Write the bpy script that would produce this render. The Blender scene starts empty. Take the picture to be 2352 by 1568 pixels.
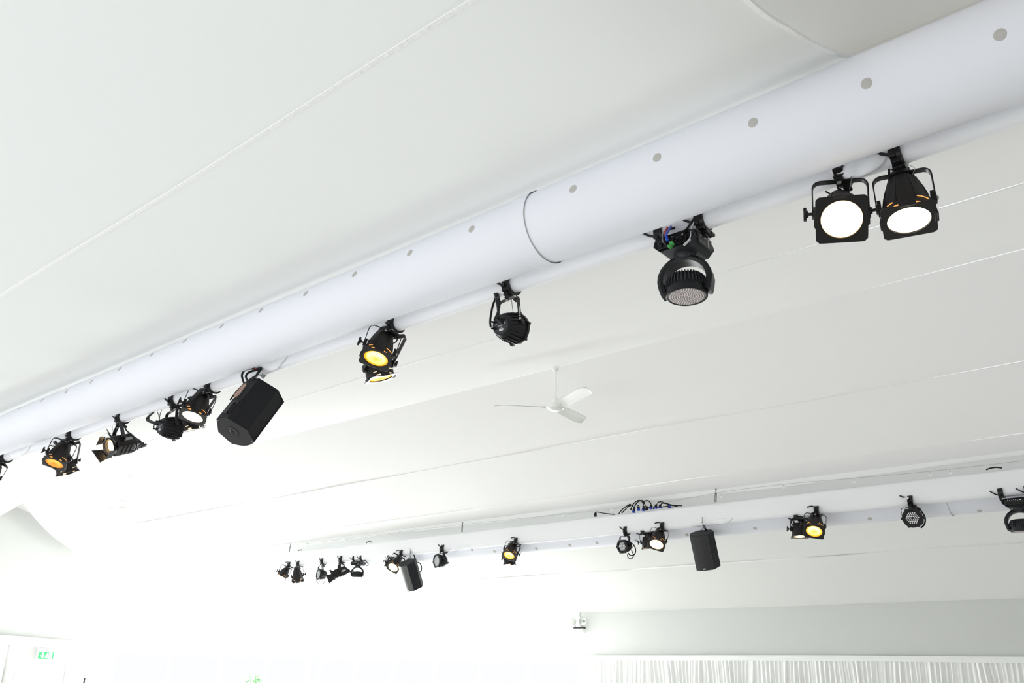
import bpy, math, random
from mathutils import Vector, Matrix

# ------------------------------------------------------------------ camera, world, light, exposure
ZC = 1.75                                   # eye height above the floor
FPX, CX, CY = 1935.58, 1176.0, 784.0        # focal length in pixels of the 2352 x 1568 frame
YAW, PITCH, ROLL = math.radians(40.295), math.radians(21.560), math.radians(1.2444)
_f = Vector((-math.sin(YAW)*math.cos(PITCH), math.cos(YAW)*math.cos(PITCH), math.sin(PITCH)))
_r = Vector((math.cos(YAW), math.sin(YAW), 0)); _u = _r.cross(_f)
RV = _r*math.cos(ROLL) + _u*math.sin(ROLL)
UV = -_r*math.sin(ROLL) + _u*math.cos(ROLL)
FV = _f
scene = bpy.context.scene
C = scene.collection
cam = bpy.data.objects.new('camera', bpy.data.cameras.new('camera'))
cam.data.lens = 36.0*FPX/2352.0; cam.data.sensor_width = 36.0
cam.data.clip_start = 0.05; cam.data.clip_end = 200
M3 = Matrix((RV, UV, -FV)).transposed()
cam.matrix_world = Matrix.Translation((0, 0, ZC)) @ M3.to_4x4()
C.objects.link(cam); scene.camera = cam

world = bpy.data.worlds.new('daylight'); scene.world = world; world.use_nodes = True
bg = world.node_tree.nodes['Background']; bg.inputs[0].default_value = (0.975, 0.99, 1.0, 1); bg.inputs[1].default_value = 1.0

def area(name, loc, direction, sx, sy, power, col):
    l = bpy.data.lights.new(name, 'AREA'); l.shape = 'RECTANGLE'; l.size = sx; l.size_y = sy
    l.energy = power; l.color = col
    o = bpy.data.objects.new(name, l); o.location = loc
    o.rotation_euler = Vector(direction).to_track_quat('-Z', 'Y').to_euler(); C.objects.link(o)
    return o
# daylight through the back and left windows, plus an added fill from the front
area('daylight_back_window', (-14.6, 15.6, 1.25), (0.0, -1, 0.12), 8.4, 2.9, 1700, (0.97, 1.0, 0.99))
area('daylight_left_window', (-20.1, 12.0, 1.25), (1, 0, 0.12), 5.4, 2.9, 1650, (0.97, 1.0, 0.99))
area('added_front_fill', (-7.0, -1.9, 1.2), (0.0, 1, 0.35), 14.0, 2.0, 235, (0.96, 0.98, 1.0))  # unseen source added to brighten the near ceiling and duct
scene.view_settings.view_transform = 'Standard'; scene.view_settings.look = 'None'
scene.view_settings.gamma = 1.0; scene.view_settings.use_curve_mapping = False
scene.view_settings.exposure = 0.0
scene.cycles.use_denoising = True
scene.cycles.max_bounces = 10; scene.cycles.diffuse_bounces = 8
scene.cycles.sample_clamp_indirect = 8.0

# ------------------------------------------------------------------ placing helpers
def ray(x, y):
    return FV + RV*((x-CX)/FPX) + UV*((CY-y)/FPX)
def at(x, y, Y):
    d = ray(x, y); p = d*(Y/d.y); return Vector((p.x, p.y, p.z+ZC))
def atx(x, y, X):
    d = ray(x, y); p = d*(X/d.x); return Vector((p.x, p.y, p.z+ZC))
def sdir(x, y, phi, tau):
    """direction seen from pixel x,y at angle phi (clockwise from right) and tau degrees towards the viewer"""
    n = ray(x, y).normalized()
    sx = (ray(x+1, y)-ray(x, y)); sx = (sx - n*sx.dot(n)).normalized()
    sy = (ray(x, y+1)-ray(x, y)); sy = (sy - n*sy.dot(n)); sy = (sy - sx*sy.dot(sx)).normalized()
    p, t = math.radians(phi), math.radians(tau)
    return (sx*math.cos(p) + sy*math.sin(p))*math.cos(t) - n*math.sin(t)
def frame(xa, za):
    """rotation whose z is za and whose x is as near xa as it can be"""
    z = za.normalized(); x = (xa - z*xa.dot(z)).normalized(); y = z.cross(x)
    return Matrix((x, y, z)).transposed().to_4x4()
def T(*v): return Matrix.Translation(v)
def R(a, ax): return Matrix.Rotation(math.radians(a), 4, ax)

# ------------------------------------------------------------------ materials
def mat(name, col, rough=0.6, metal=0.0, noise=0.0, nscale=20, bump=0.0, bscale=200, emit=None, estr=0, transl=0.0, spec=0.5):
    m = bpy.data.materials.new(name); m.use_nodes = True
    nt = m.node_tree; b = nt.nodes['Principled BSDF']
    b.inputs['Base Color'].default_value = (*col, 1); b.inputs['Roughness'].default_value = rough
    b.inputs['Metallic'].default_value = metal; b.inputs['Specular IOR Level'].default_value = spec
    tc = nt.nodes.new('ShaderNodeTexCoord')
    if noise:
        n = nt.nodes.new('ShaderNodeTexNoise'); n.inputs['Scale'].default_value = nscale; n.inputs['Detail'].default_value = 4
        cr = nt.nodes.new('ShaderNodeValToRGB')
        cr.color_ramp.elements[0].color = tuple(c*(1-noise) for c in col)+(1,)
        cr.color_ramp.elements[1].color = tuple(min(1, c*(1+noise)) for c in col)+(1,)
        nt.links.new(tc.outputs['Object'], n.inputs['Vector']); nt.links.new(n.outputs['Fac'], cr.inputs[0])
        nt.links.new(cr.outputs[0], b.inputs['Base Color'])
    if bump:
        n2 = nt.nodes.new('ShaderNodeTexNoise'); n2.inputs['Scale'].default_value = bscale; n2.inputs['Detail'].default_value = 3
        bp = nt.nodes.new('ShaderNodeBump'); bp.inputs['Strength'].default_value = bump; bp.inputs['Distance'].default_value = 0.01
        nt.links.new(tc.outputs['Object'], n2.inputs['Vector']); nt.links.new(n2.outputs['Fac'], bp.inputs['Height'])
        nt.links.new(bp.outputs[0], b.inputs['Normal'])
    if transl:
        tr = nt.nodes.new('ShaderNodeBsdfTranslucent'); tr.inputs[0].default_value = (*col, 1)
        mx = nt.nodes.new('ShaderNodeMixShader'); mx.inputs[0].default_value = transl
        out = [n for n in nt.nodes if n.type == 'OUTPUT_MATERIAL'][0]
        nt.links.new(b.outputs[0], mx.inputs[1]); nt.links.new(tr.outputs[0], mx.inputs[2]); nt.links.new(mx.outputs[0], out.inputs[0])
    if emit:
        b.inputs['Emission Color'].default_value = (*emit, 1); b.inputs['Emission Strength'].default_value = estr
    return m
LINING = mat('lining_fabric', (0.86, 0.855, 0.84), 0.9, noise=0.015, nscale=1.5, bump=0.03, bscale=90, spec=0.1, transl=0.30)
OUTER = mat('outer_lining_fabric', (0.85, 0.865, 0.85), 0.9, noise=0.015, nscale=1.5, bump=0.03, bscale=90, spec=0.1, transl=0.45)
SEAM = mat('seam_tape', (0.90, 0.90, 0.89), 0.8, bump=0.4, bscale=60, spec=0.15)
DUCT = mat('duct_fabric', (0.83, 0.84, 0.895), 0.8, noise=0.01, nscale=3, bump=0.04, bscale=60, spec=0.2)
SLEEVE = mat('stretch_sleeve', (0.92, 0.925, 0.95), 0.7, noise=0.01, nscale=3, bump=0.05, bscale=40, spec=0.25)
PATCH = mat('grey_mesh_vent', (0.50, 0.485, 0.46), 0.9, noise=0.1, nscale=400)
SATIN = mat('white_satin', (0.92, 0.93, 0.92), 0.55, bump=0.05, bscale=30)
CURTAIN = mat('curtain_fabric', (0.88, 0.885, 0.875), 0.8, noise=0.03, nscale=6)
FLOOR = mat('pale_carpet', (0.62, 0.615, 0.60), 0.95, noise=0.08, nscale=60, bump=0.3, bscale=300)
WALLM = mat('wall_fabric', (0.75, 0.76, 0.745), 0.9, noise=0.02, nscale=2, spec=0.1, transl=0.2)
FRAMEM = mat('white_aluminium', (0.85, 0.85, 0.85), 0.4, 0.0)
STEEL = mat('galvanised_steel', (0.5, 0.51, 0.5), 0.35, 0.9, noise=0.15, nscale=80)
BLACK = mat('black_cast_metal', (0.012, 0.0095, 0.009), 0.5, 0.0, noise=0.5, nscale=40, bump=0.12, bscale=250, spec=0.3)
BLACK2 = mat('satin_black_steel', (0.008, 0.0075, 0.008), 0.38, 0.0, spec=0.35)
PLASTIC = mat('black_plastic', (0.010, 0.010, 0.012), 0.45, noise=0.2, nscale=30, bump=0.1, bscale=400, spec=0.3)
GREYPL = mat('dark_grey_plastic', (0.026, 0.028, 0.033), 0.5, spec=0.35)
CABLE = mat('black_rubber_cable', (0.006, 0.006, 0.007), 0.5, spec=0.3)
BLUE = mat('blue_connector', (0.01, 0.06, 0.5), 0.4)
RED = mat('red_tape', (0.5, 0.01, 0.03), 0.5)
GREEN = mat('green_tape', (0.05, 0.3, 0.06), 0.5)
CHROME = mat('bright_metal', (0.75, 0.76, 0.75), 0.22, 1.0)
WHITEP = mat('white_enamel', (0.86, 0.87, 0.84), 0.35)
PAPER = mat('white_label', (0.85, 0.85, 0.85), 0.6)
INK = mat('grey_print', (0.35, 0.36, 0.37), 0.6)
SPKPAINT = mat('speaker_paint', (0.007, 0.007, 0.010), 0.55, spec=0.3, noise=0.6, nscale=220, bump=0.8, bscale=350)
SPKSIDE = mat('speaker_end_paint', (0.022, 0.022, 0.023), 0.55, spec=0.3, noise=0.5, nscale=220, bump=0.6, bscale=350)
LEDGLASS = mat('led_lens_clear', (0.75, 0.76, 0.78), 0.15, 0.0, emit=(1, 0.98, 0.95), estr=0.12)
LEDPINK = mat('led_lens_tinted', (0.62, 0.55, 0.54), 0.2, 0.0, noise=0.3, nscale=150)
LENSGREY = mat('frosted_front_glass', (0.6, 0.62, 0.63), 0.25)

def grille_mat():
    m = bpy.data.materials.new('perforated_grille'); m.use_nodes = True; nt = m.node_tree; b = nt.nodes['Principled BSDF']
    tc = nt.nodes.new('ShaderNodeTexCoord'); v = nt.nodes.new('ShaderNodeTexVoronoi'); v.inputs['Scale'].default_value = 110
    v.inputs['Randomness'].default_value = 0.15
    cr = nt.nodes.new('ShaderNodeValToRGB'); cr.color_ramp.elements[0].position = 0.25; cr.color_ramp.elements[1].position = 0.4
    cr.color_ramp.elements[0].color = (0.004, 0.004, 0.004, 1); cr.color_ramp.elements[1].color = (0.022, 0.022, 0.024, 1)
    nt.links.new(tc.outputs['Object'], v.inputs['Vector']); nt.links.new(v.outputs['Distance'], cr.inputs[0]); nt.links.new(cr.outputs[0], b.inputs['Base Color'])
    b.inputs['Roughness'].default_value = 0.4
    return m
GRILLE = grille_mat()

def lens_mat(name, c0, c1, s0, s1, p0=0.15, p1=0.5):
    """lit lens: colour and strength fall from the filament's image to the rim"""
    m = bpy.data.materials.new(name); m.use_nodes = True; nt = m.node_tree; nt.nodes.clear()
    out = nt.nodes.new('ShaderNodeOutputMaterial'); em = nt.nodes.new('ShaderNodeEmission')
    tc = nt.nodes.new('ShaderNodeTexCoord'); mp = nt.nodes.new('ShaderNodeMapping')
    mp.inputs['Location'].default_value = (-0.5, -0.60, -0.5)
    ln = nt.nodes.new('ShaderNodeVectorMath'); ln.operation = 'LENGTH'
    nz = nt.nodes.new('ShaderNodeTexNoise'); nz.inputs['Scale'].default_value = 9; nz.inputs['Detail'].default_value = 2
    ad = nt.nodes.new('ShaderNodeMath'); ad.operation = 'MULTIPLY_ADD'; ad.inputs[1].default_value = 0.22
    mx = nt.nodes.new('ShaderNodeMapRange'); mx.inputs[1].default_value = p0+0.11; mx.inputs[2].default_value = p1+0.11
    mc = nt.nodes.new('ShaderNodeMix'); mc.data_type = 'RGBA'; mc.inputs[6].default_value = (*c0, 1); mc.inputs[7].default_value = (*c1, 1)
    ms = nt.nodes.new('ShaderNodeMapRange'); ms.inputs[3].default_value = s0; ms.inputs[4].default_value = s1
    L = nt.links.new
    L(tc.outputs['Generated'], mp.inputs[0]); L(mp.outputs[0], ln.inputs[0]); L(tc.outputs['Generated'], nz.inputs['Vector'])
    L(nz.outputs['Fac'], ad.inputs[0]); L(ln.outputs['Value'], ad.inputs[2]); L(ad.outputs[0], mx.inputs[0])
    L(mx.outputs[0], mc.inputs[0]); L(mc.outputs[2], em.inputs[0]); L(mx.outputs[0], ms.inputs[0]); L(ms.outputs[0], em.inputs[1]); L(em.outputs[0], out.inputs[0])
    return m
HOT = lens_mat('lit_lens_white', (1, 0.93, 0.8), (1, 0.85, 0.6), 14, 6)
HOTW = lens_mat('lit_lens_warm', (1, 0.82, 0.55), (1, 0.6, 0.22), 16, 8)
AMBER = lens_mat('lit_lens_amber', (1, 0.86, 0.40), (1, 0.50, 0.03), 2.6, 1.25, 0.22, 0.55)
AMBER2 = lens_mat('lit_lens_deep_amber', (1, 0.74, 0.16), (1.0, 0.34, 0.06), 1.7, 1.15, 0.05, 0.5)
GLOW = mat('glow_through_slot', (0.2, 0.08, 0.02), 0.6, emit=(1.0, 0.45, 0.10), estr=1.1)
GLOWW = mat('hot_rim_glow', (0.4, 0.3, 0.2), 0.6, emit=(1.0, 0.80, 0.5), estr=1.4)

# ------------------------------------------------------------------ mesh builder
class MB:
    def __init__(s): s.v = []; s.f = []
    def add(s, vs, fs, M=None):
        o = len(s.v); s.v += [tuple((M @ Vector(p)) if M is not None else p) for p in vs]; s.f += [[i+o for i in f] for f in fs]; return s
    def box(s, c, d, M=None):
        x, y, z = d[0]/2, d[1]/2, d[2]/2
        vs = [(c[0]+i*x, c[1]+j*y, c[2]+k*z) for k in (-1, 1) for j in (-1, 1) for i in (-1, 1)]
        return s.add(vs, [(0, 2, 3, 1), (4, 5, 7, 6), (0, 1, 5, 4), (2, 6, 7, 3), (0, 4, 6, 2), (1, 3, 7, 5)], M)
    def prism(s, poly, z0, z1, M=None):
        n = len(poly)
        vs = [(p[0], p[1], z0) for p in poly]+[(p[0], p[1], z1) for p in poly]
        fs = [list(range(n))[::-1], list(range(n, 2*n))]+[(i, (i+1) % n, n+(i+1) % n, n+i) for i in range(n)]
        return s.add(vs, fs, M)
    def lathe(s, prof, n=24, M=None, cap=True, a0=0.0):
        vs = []; fs = []
        for r, z in prof:
            for k in range(n):
                a = a0+2*math.pi*k/n; vs.append((r*math.cos(a), r*math.sin(a), z))
        m = len(prof)
        for j in range(m-1):
            for k in range(n): fs.append((j*n+k, j*n+(k+1) % n, (j+1)*n+(k+1) % n, (j+1)*n+k))
        if cap: fs.append(list(range(n))[::-1]); fs.append([(m-1)*n+k for k in range(n)])
        return s.add(vs, fs, M)
    def sweep(s, pts, prof, up=None, M=None, closed=False, cap=True):
        """sweep a closed profile [(a,b)] along pts; a is along the side vector, b along up"""
        pts = [Vector(p) for p in pts]; n = len(pts); k = len(prof); vs = []; fs = []; pu = up
        for i, p in enumerate(pts):
            if closed: t = pts[(i+1) % n]-pts[i-1]
            else: t = pts[min(i+1, n-1)]-pts[max(i-1, 0)]
            if t.length < 1e-9: t = Vector((0, 0, 1))
            t.normalize()
            if pu is None:
                pu = Vector((0, 0, 1)) if abs(t.z) < 0.9 else Vector((1, 0, 0))
            u = pu - t*pu.dot(t)
            if u.length < 1e-5: u = t.orthogonal()
            u.normalize()
            if up is None: pu = u
            sd = t.cross(u)
            for a, b in prof: vs.append(tuple(p+sd*a+u*b))
        for i in range(n if closed else n-1):
            j = (i+1) % n
            for q in range(k): fs.append((i*k+q, i*k+(q+1) % k, j*k+(q+1) % k, j*k+q))
        if cap and not closed: fs.append(list(range(k))[::-1]); fs.append([(n-1)*k+q for q in range(k)])
        return s.add(vs, fs, M)
    def tube(s, pts, r, n=8, M=None, sm=4):
        if sm and len(pts) > 2: pts = spline(pts, sm)
        return s.sweep(pts, [(r*math.cos(2*math.pi*k/n), r*math.sin(2*math.pi*k/n)) for k in range(n)], None, M)
    def build(s, name, m, parent=None, smooth=35, bevel=0.0, kind=None, world=None, thick=0.0):
        me = bpy.data.meshes.new(name); me.from_pydata(s.v, [], s.f); me.validate(); me.update()
        if smooth:
            me.polygons.foreach_set('use_smooth', [True]*len(me.polygons)); me.set_sharp_from_angle(angle=math.radians(smooth))
        me.materials.append(m)
        o = bpy.data.objects.new(name, me); C.objects.link(o)
        if parent is not None: o.parent = parent
        if world is not None: o.matrix_local = world
        if kind: o['kind'] = kind
        if thick:
            md = o.modifiers.new('thick', 'SOLIDIFY'); md.thickness = thick; md.offset = 0
        if bevel:
            md = o.modifiers.new('bevel', 'BEVEL'); md.width = bevel; md.segments = 2; md.limit_method = 'ANGLE'; md.angle_limit = math.radians(35)
        return o
def spline(pts, k=4):
    p = [Vector(q) for q in pts]; out = []
    for i in range(len(p)-1):
        a = p[max(i-1, 0)]; b = p[i]; c = p[i+1]; d = p[min(i+2, len(p)-1)]
        for j in range(k):
            t = j/k
            out.append(0.5*((2*b)+(c-a)*t+(2*a-5*b+4*c-d)*t*t+(3*b-a-3*c+d)*t**3))
    out.append(p[-1]); return out
def empty(name, loc, label, cat, group=None):
    o = bpy.data.objects.new(name, None); o.location = loc; o.empty_display_size = 0.1; C.objects.link(o)
    o['label'] = label; o['category'] = cat
    if group: o['group'] = group
    return o
def tag(o, label, cat, group=None):
    o['label'] = label; o['category'] = cat
    if group: o['group'] = group
    return o
def setting(name):
    o = bpy.data.objects.new(name, None); C.objects.link(o); o['kind'] = 'structure'; return o
def reuse(src, name, parent, M=None):
    o = bpy.data.objects.new(name, src); C.objects.link(o); o.parent = parent
    if M is not None: o.matrix_local = M
    return o

# ------------------------------------------------------------------ structure
XL, XR = -19.2, 4.0         # gable end, end behind the viewer
Z = lambda z: z+ZC
def strip(y0, z0, y1, z1, xa, xb, name, m, parent, nx=60, ny=6, sag=0.0, thick=0.012):
    b = MB(); vs = []; fs = []
    for i in range(nx+1):
        x = xa+(xb-xa)*i/nx
        for j in range(ny+1):
            t = j/ny; vs.append((x, y0+(y1-y0)*t, Z(z0+(z1-z0)*t - sag*4*t*(1-t)) + 0.004*math.sin(x*1.3+t*2)))
    for i in range(nx):
        for j in range(ny):
            a = i*(ny+1)+j; fs.append((a, a+ny+1, a+ny+2, a+1))
    b.add(vs, fs); return b.build(name, m, parent, 60)
def seam(y, z, xa, xb, parent, w=0.018, n=120, amp=0.006, nrm=0.25):
    b = MB(); rnd = random.Random(int(y*1000)); pts = []
    for i in range(n+1):
        x = xa+(xb-xa)*i/n; pts.append(Vector((x, y+amp*math.sin(x*2.1+y), Z(z)-0.0035+0.004*math.sin(x*1.3)+0.0007*rnd.uniform(-1, 1))))
    b.sweep(pts, [(-w/2, -0.0012), (w/2, -0.0012), (w/2, 0.0012), (-w/2, 0.0012)], Vector((0, -nrm, 1)))
    return b.build('seam_tape', SEAM, parent, 30)

ceiling = setting('ceiling')
# near aisle slope (viewer's side), to the swooping edge at x = -0.72
XE = -0.72
nearprof = [(-1.35, 1.15), (1.26, 1.67), (1.87, 1.82), (2.14, 1.92), (2.56, 2.11), (3.12, 2.43)]
for k in range(len(nearprof)-1):
    pass
def profile_sheet(prof, xa, xb, name, m, parent, nx=50, sub=4):
    pts = spline([Vector((0, y, z)) for y, z in prof], sub); vs = []; fs = []; n = len(pts)
    for i in range(nx+1):
        x = xa+(xb-xa)*i/nx
        for j, p in enumerate(pts): vs.append((x, p.y, Z(p.z)+0.004*math.sin(x*1.7+p.y)))
    for i in range(nx):
        for j in range(n-1):
            a = i*n+j; fs.append((a, a+n, a+n+1, a+1))
    return MB().add(vs, fs).build(name, m, parent, 60)
profile_sheet(nearprof[:2], XL, XE, 'lining_panel', OUTER, ceiling)
profile_sheet(nearprof[1:], XL, XE, 'lining_panel', OUTER, ceiling)
seam(1.26, 1.67, XL, XE, ceiling, 0.02)
# hem of the swooping edge, and the next bay's lining, set higher behind it
hp = [Vector((XE, p.y, Z(p.z)-0.004)) for p in spline([Vector((0, y, z)) for y, z in nearprof[1:]], 8)]
MB().sweep(hp, [(-0.008, -0.006), (0.008, -0.006), (0.008, 0.006), (-0.008, 0.006)], Vector((0, -0.4, 1))).build('edge_hem', SEAM, ceiling, 30)
bay = [(-1.35, 1.28), (1.2, 1.95), (2.0, 2.26), (2.6, 2.45), (3.2, 2.58), (3.66, 2.64)]
profile_sheet(bay, XE-0.25, XR, 'lining_panel', mat('shaded_bay_lining', (0.80, 0.79, 0.765), 0.9, noise=0.015, nscale=1.5, bump=0.03, bscale=90, spec=0.1, transl=0.2), ceiling)  # the bay's shade is put into a darker, less translucent lining
# slot over the near rig
profile_sheet([(3.10, 2.43), (3.3, 2.62), (3.62, 2.62)], XL, XR, 'slot_cover', LINING, ceiling)
profile_sheet([(3.61, 2.63), (3.60, 2.264)], XL, XR, 'slot_fascia', LINING, ceiling, sub=2)
# main span, near slope and far slope
RY, RZ = 6.75, 3.05
SL = (RZ-2.264)/(RY-3.6)
zn = lambda y: RZ-SL*abs(y-RY)
strip(3.6, zn(3.6), 4.84, zn(4.84), XL, XR, 'lining_panel', LINING, ceiling)
strip(4.84, zn(4.84), RY, RZ, XL, XR, 'lining_panel', LINING, ceiling)
strip(RY, RZ, 8.25, zn(8.25), XL, XR, 'lining_panel', LINING, ceiling, sag=0.012)
strip(8.25, zn(8.25), 9.54, zn(9.54), XL, XR, 'lining_panel', LINING, ceiling)
strip(9.54, zn(9.54), 10.46, 2.392, XL, XR, 'lining_panel', LINING, ceiling)
seam(4.84, zn(4.84), XL, XR, ceiling, 0.012)
seam(8.25, zn(8.25), XL, XR, ceiling, 0.03)
seam(9.54, zn(9.54), XL, XR, ceiling, 0.012)
# the far edge of the main lining: a rolled hem and the cream fascia behind it
b = MB(); vs = []; fs = []; nh_ = 180
for i in range(nh_+1):
    x = XL+(XR-XL)*i/nh_; d = 0.045+0.022*(0.5+0.5*math.sin(x*1.25+0.6))
    for yy, zz in ((10.455, 2.392), (10.44, 2.385), (10.435, 2.372-d*0.5), (10.445, 2.378-d), (10.455, 2.376-d)): vs.append((x, yy, Z(zz)+0.002*math.sin(x*3.1)))
for i in range(nh_):
    for k in range(4): q = i*5+k; fs.append((q, q+1, q+6, q+5))
b.add(vs, fs).build('rolled_hem', SATIN, ceiling, 50)
farprof = [(10.465, 2.42), (10.48, 2.34), (10.70, 2.235), (10.96, 2.11), (11.38, 1.92), (11.7, 1.82), (12.24, 1.66)]
CREAM = mat('cream_lining', (0.78, 0.79, 0.76), 0.9, noise=0.015, nscale=1.5, bump=0.03, bscale=90, spec=0.1, transl=0.30)
profile_sheet(farprof, XL, XR, 'lining_panel', CREAM, ceiling)
profile_sheet([(12.24, 1.66), (14.72, 1.193)], XL, XR, 'lining_panel', CREAM, ceiling)
seam(12.24, 1.66, XL, XR, ceiling, 0.055, nrm=-0.25)
# apex swag at the gable end, both sides of the ridge
XS = -18.68
swag = [(6.75, 3.05), (6.99, 2.83), (7.42, 2.50), (7.89, 2.257), (8.28, 2.104), (9.03, 2.018), (9.63, 2.10), (10.4, 2.22)]
for sgn in (1, -1):
    sp = spline([Vector((0, p[0], p[1])) for p in swag], 5); vs = []; fs = []
    for p in sp:
        y = RY+sgn*(p.y-RY); top = max(zn(min(max(y, 3.6), 9.6)), p.z+0.002)
        vs += [(XS, y, Z(p.z)), (XS, y, Z(top)+0.01)]
    for i in range(len(sp)-1): fs.append((2*i, 2*i+1, 2*i+3, 2*i+2))
    MB().add(vs, fs).build('end_swag', SATIN, ceiling, 40)

floor = MB().box(((XL+XR)/2, 6.7, -0.05), (XR-XL+2, 17.5, 0.1)).build('floor', FLOOR, None, 0); floor['kind'] = 'structure'

def quadwall(name, pts, m, parent=None, thick=0.03):
    o = MB().add(pts, [list(range(len(pts)))]).build(name, m, parent, 0, thick=thick)
    if parent is None: o['kind'] = 'structure'
    return o
# back wall: fabric above the header, curtain below on the right, window on the left
wb = setting('wall_back')
quadwall('wall_panel', [(XL, 14.78, Z(0.36)), (XR, 14.78, Z(0.36)), (XR, 14.72, Z(1.22)), (XL, 14.72, Z(1.22))], WALLM, wb)
quadwall('wall_panel', [(-10.5, 14.84, 0), (XR, 14.84, 0), (XR, 14.84, Z(0.4)), (-10.5, 14.84, Z(0.4))], WALLM, wb)
wl = setting('wall_left')
gp = [(XL, -1.4, 0), (XL, 9.45, 0), (XL, 9.45, Z(0.36)), (XL, 14.78, Z(0.36)), (XL, 14.72, Z(1.2)), (XL, 12.24, Z(1.7)), (XL, 10.4, Z(2.5)), (XL, 6.75, Z(3.1)), (XL, 3.1, Z(2.5)), (XL, 1.26, Z(1.75)), (XL, -1.4, Z(1.2))]
quadwall('wall_panel', gp, WALLM, wl)
wr = quadwall('wall_right', [(XR, -1.4, 0), (XR, 14.8, 0), (XR, 14.72, Z(1.2)), (XR, 12.24, Z(1.7)), (XR, 10.4, Z(2.7)), (XR, 6.75, Z(3.1)), (XR, 3.1, Z(2.7)), (XR, -1.4, Z(1.3))], WALLM)
wf = setting('wall_front')
quadwall('wall_panel', [(XL, -1.4, Z(0.55)), (XR, -1.4, Z(0.55)), (XR, -1.4, Z(1.3)), (XL, -1.4, Z(1.3))], WALLM, wf)
quadwall('wall_panel', [(XL, -1.4, 0), (XR, -1.4, 0), (XR, -1.4, 0.2), (XL, -1.4, 0.2)], WALLM, wf)
quadwall('wall_panel', [(0.2, -1.4, 0.2), (XR, -1.4, 0.2), (XR, -1.4, Z(0.55)), (0.2, -1.4, Z(0.55))], WALLM, wf)
# window frames
def window(name, p0, p1, zlo, zhi, n):
    w = setting(name); p0 = Vector(p0); p1 = Vector(p1); d = (p1-p0)
    for i in range(n+1):
        p = p0+d*i/n
        MB().box((p.x, p.y, (zlo+zhi)/2), (0.07, 0.07, zhi-zlo)).build('mullion', FRAMEM, w, 0)
    for z in (zlo, zhi):
        a = MB(); a.sweep([Vector((p0.x, p0.y, z)), Vector((p1.x, p1.y, z))], [(-.04, -.04), (.04, -.04), (.04, .04), (-.04, .04)], Vector((0, 0, 1))); a.build('window_rail', FRAMEM, w, 0)
window('window_1', (-18.9, 14.84, 0), (-10.55, 14.84, 0), 0.05, Z(0.30), 6)
window('window_2', (XL, 9.5, 0), (XL, 14.7, 0), 0.05, Z(0.30), 4)
window('added_window', (XL+0.3, -1.45, 0), (0.2, -1.45, 0), 0.24, Z(0.52), 10)  # unseen window added as the opening for the front fill
# headers
def header(name, pts, h, m=SATIN, w=0.05):
    a = MB(); a.sweep([Vector(p) for p in pts], [(-w, -h/2), (w, -h/2), (w*0.9, h*0.1), (w, h*0.2), (w*0.8, h/2), (-w, h/2)], Vector((0, 0, 1)))
    o = a.build(name, m, None, 30); o['kind'] = 'structure'; return o
header('trim_1', [(x, 14.70, Z(0.352)+0.006*math.sin(x*0.8)) for x in [XL+0.1+i*0.5 for i in range(47)]], 0.09)
header('trim_2', [(XL+0.18, y, Z(0.44-(y-7.12)*0.036)) for y in [1.0+i*0.4 for i in range(21)]], 0.17)

def curtain(name, p0, p1, zlo, ztop, pitch, amp, label, cat, seed, n, ndir):
    rnd = random.Random(seed); p0 = Vector(p0); p1 = Vector(p1); L = (p1-p0).length; d = (p1-p0)/L; nd = Vector(ndir)
    ph = []; x = 0
    rows = [0, .04, .1, .18, .28, .4, .6, 1.0]; vs = []; fs = []
    shear = [rnd.uniform(-1, 1) for _ in range(int(L/0.35)+3)]; wob = [rnd.uniform(-1, 1) for _ in range(int(L/pitch)+4)]
    for i in range(n+1):
        s = L*i/n
        for r in rows:
            z = ztop(s)-(ztop(s)-zlo)*r
            k = s/0.35; a = shear[int(k)]*(1-(k % 1))+shear[int(k)+1]*(k % 1)
            q = (s+a*0.22*min(r, .5))/pitch; iq = int(max(0, q)); ww = wob[min(iq, len(wob)-1)]
            fold = abs(math.sin(math.pi*q))**0.7*(0.65+0.35*ww) + 0.25*math.sin(2.3*math.pi*q+ww)
            p = p0+d*s+nd*(amp*fold*(0.5+min(r*3, .8)))
            vs.append((p.x, p.y, z))
    m = len(rows)
    for i in range(n):
        for j in range(m-1): a = i*m+j; fs.append((a, a+m, a+m+1, a+1))
    o = MB().add(vs, fs).build(name, CURTAIN, None, 80); return tag(o, label, cat)
curtain('gathered_curtain', (-10.45, 14.72, 0), (XR-0.1, 14.72, 0), 0.02, lambda s: Z(0.318), 0.085, 0.045,
        'white finely gathered curtain hanging under the header of the long back wall', 'curtain', 3, 2600, (0, -1, 0))
curtain('pleated_curtain', (XL+0.12, 1.0, 0), (XL+0.12, 9.2, 0), 0.02, lambda s: Z(0.37-(s+1.0-7.12)*0.036), 0.19, 0.10,
        'white loosely pleated curtain behind the green exit sign at the left end', 'curtain', 8, 700, (1, 0, 0))

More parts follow.
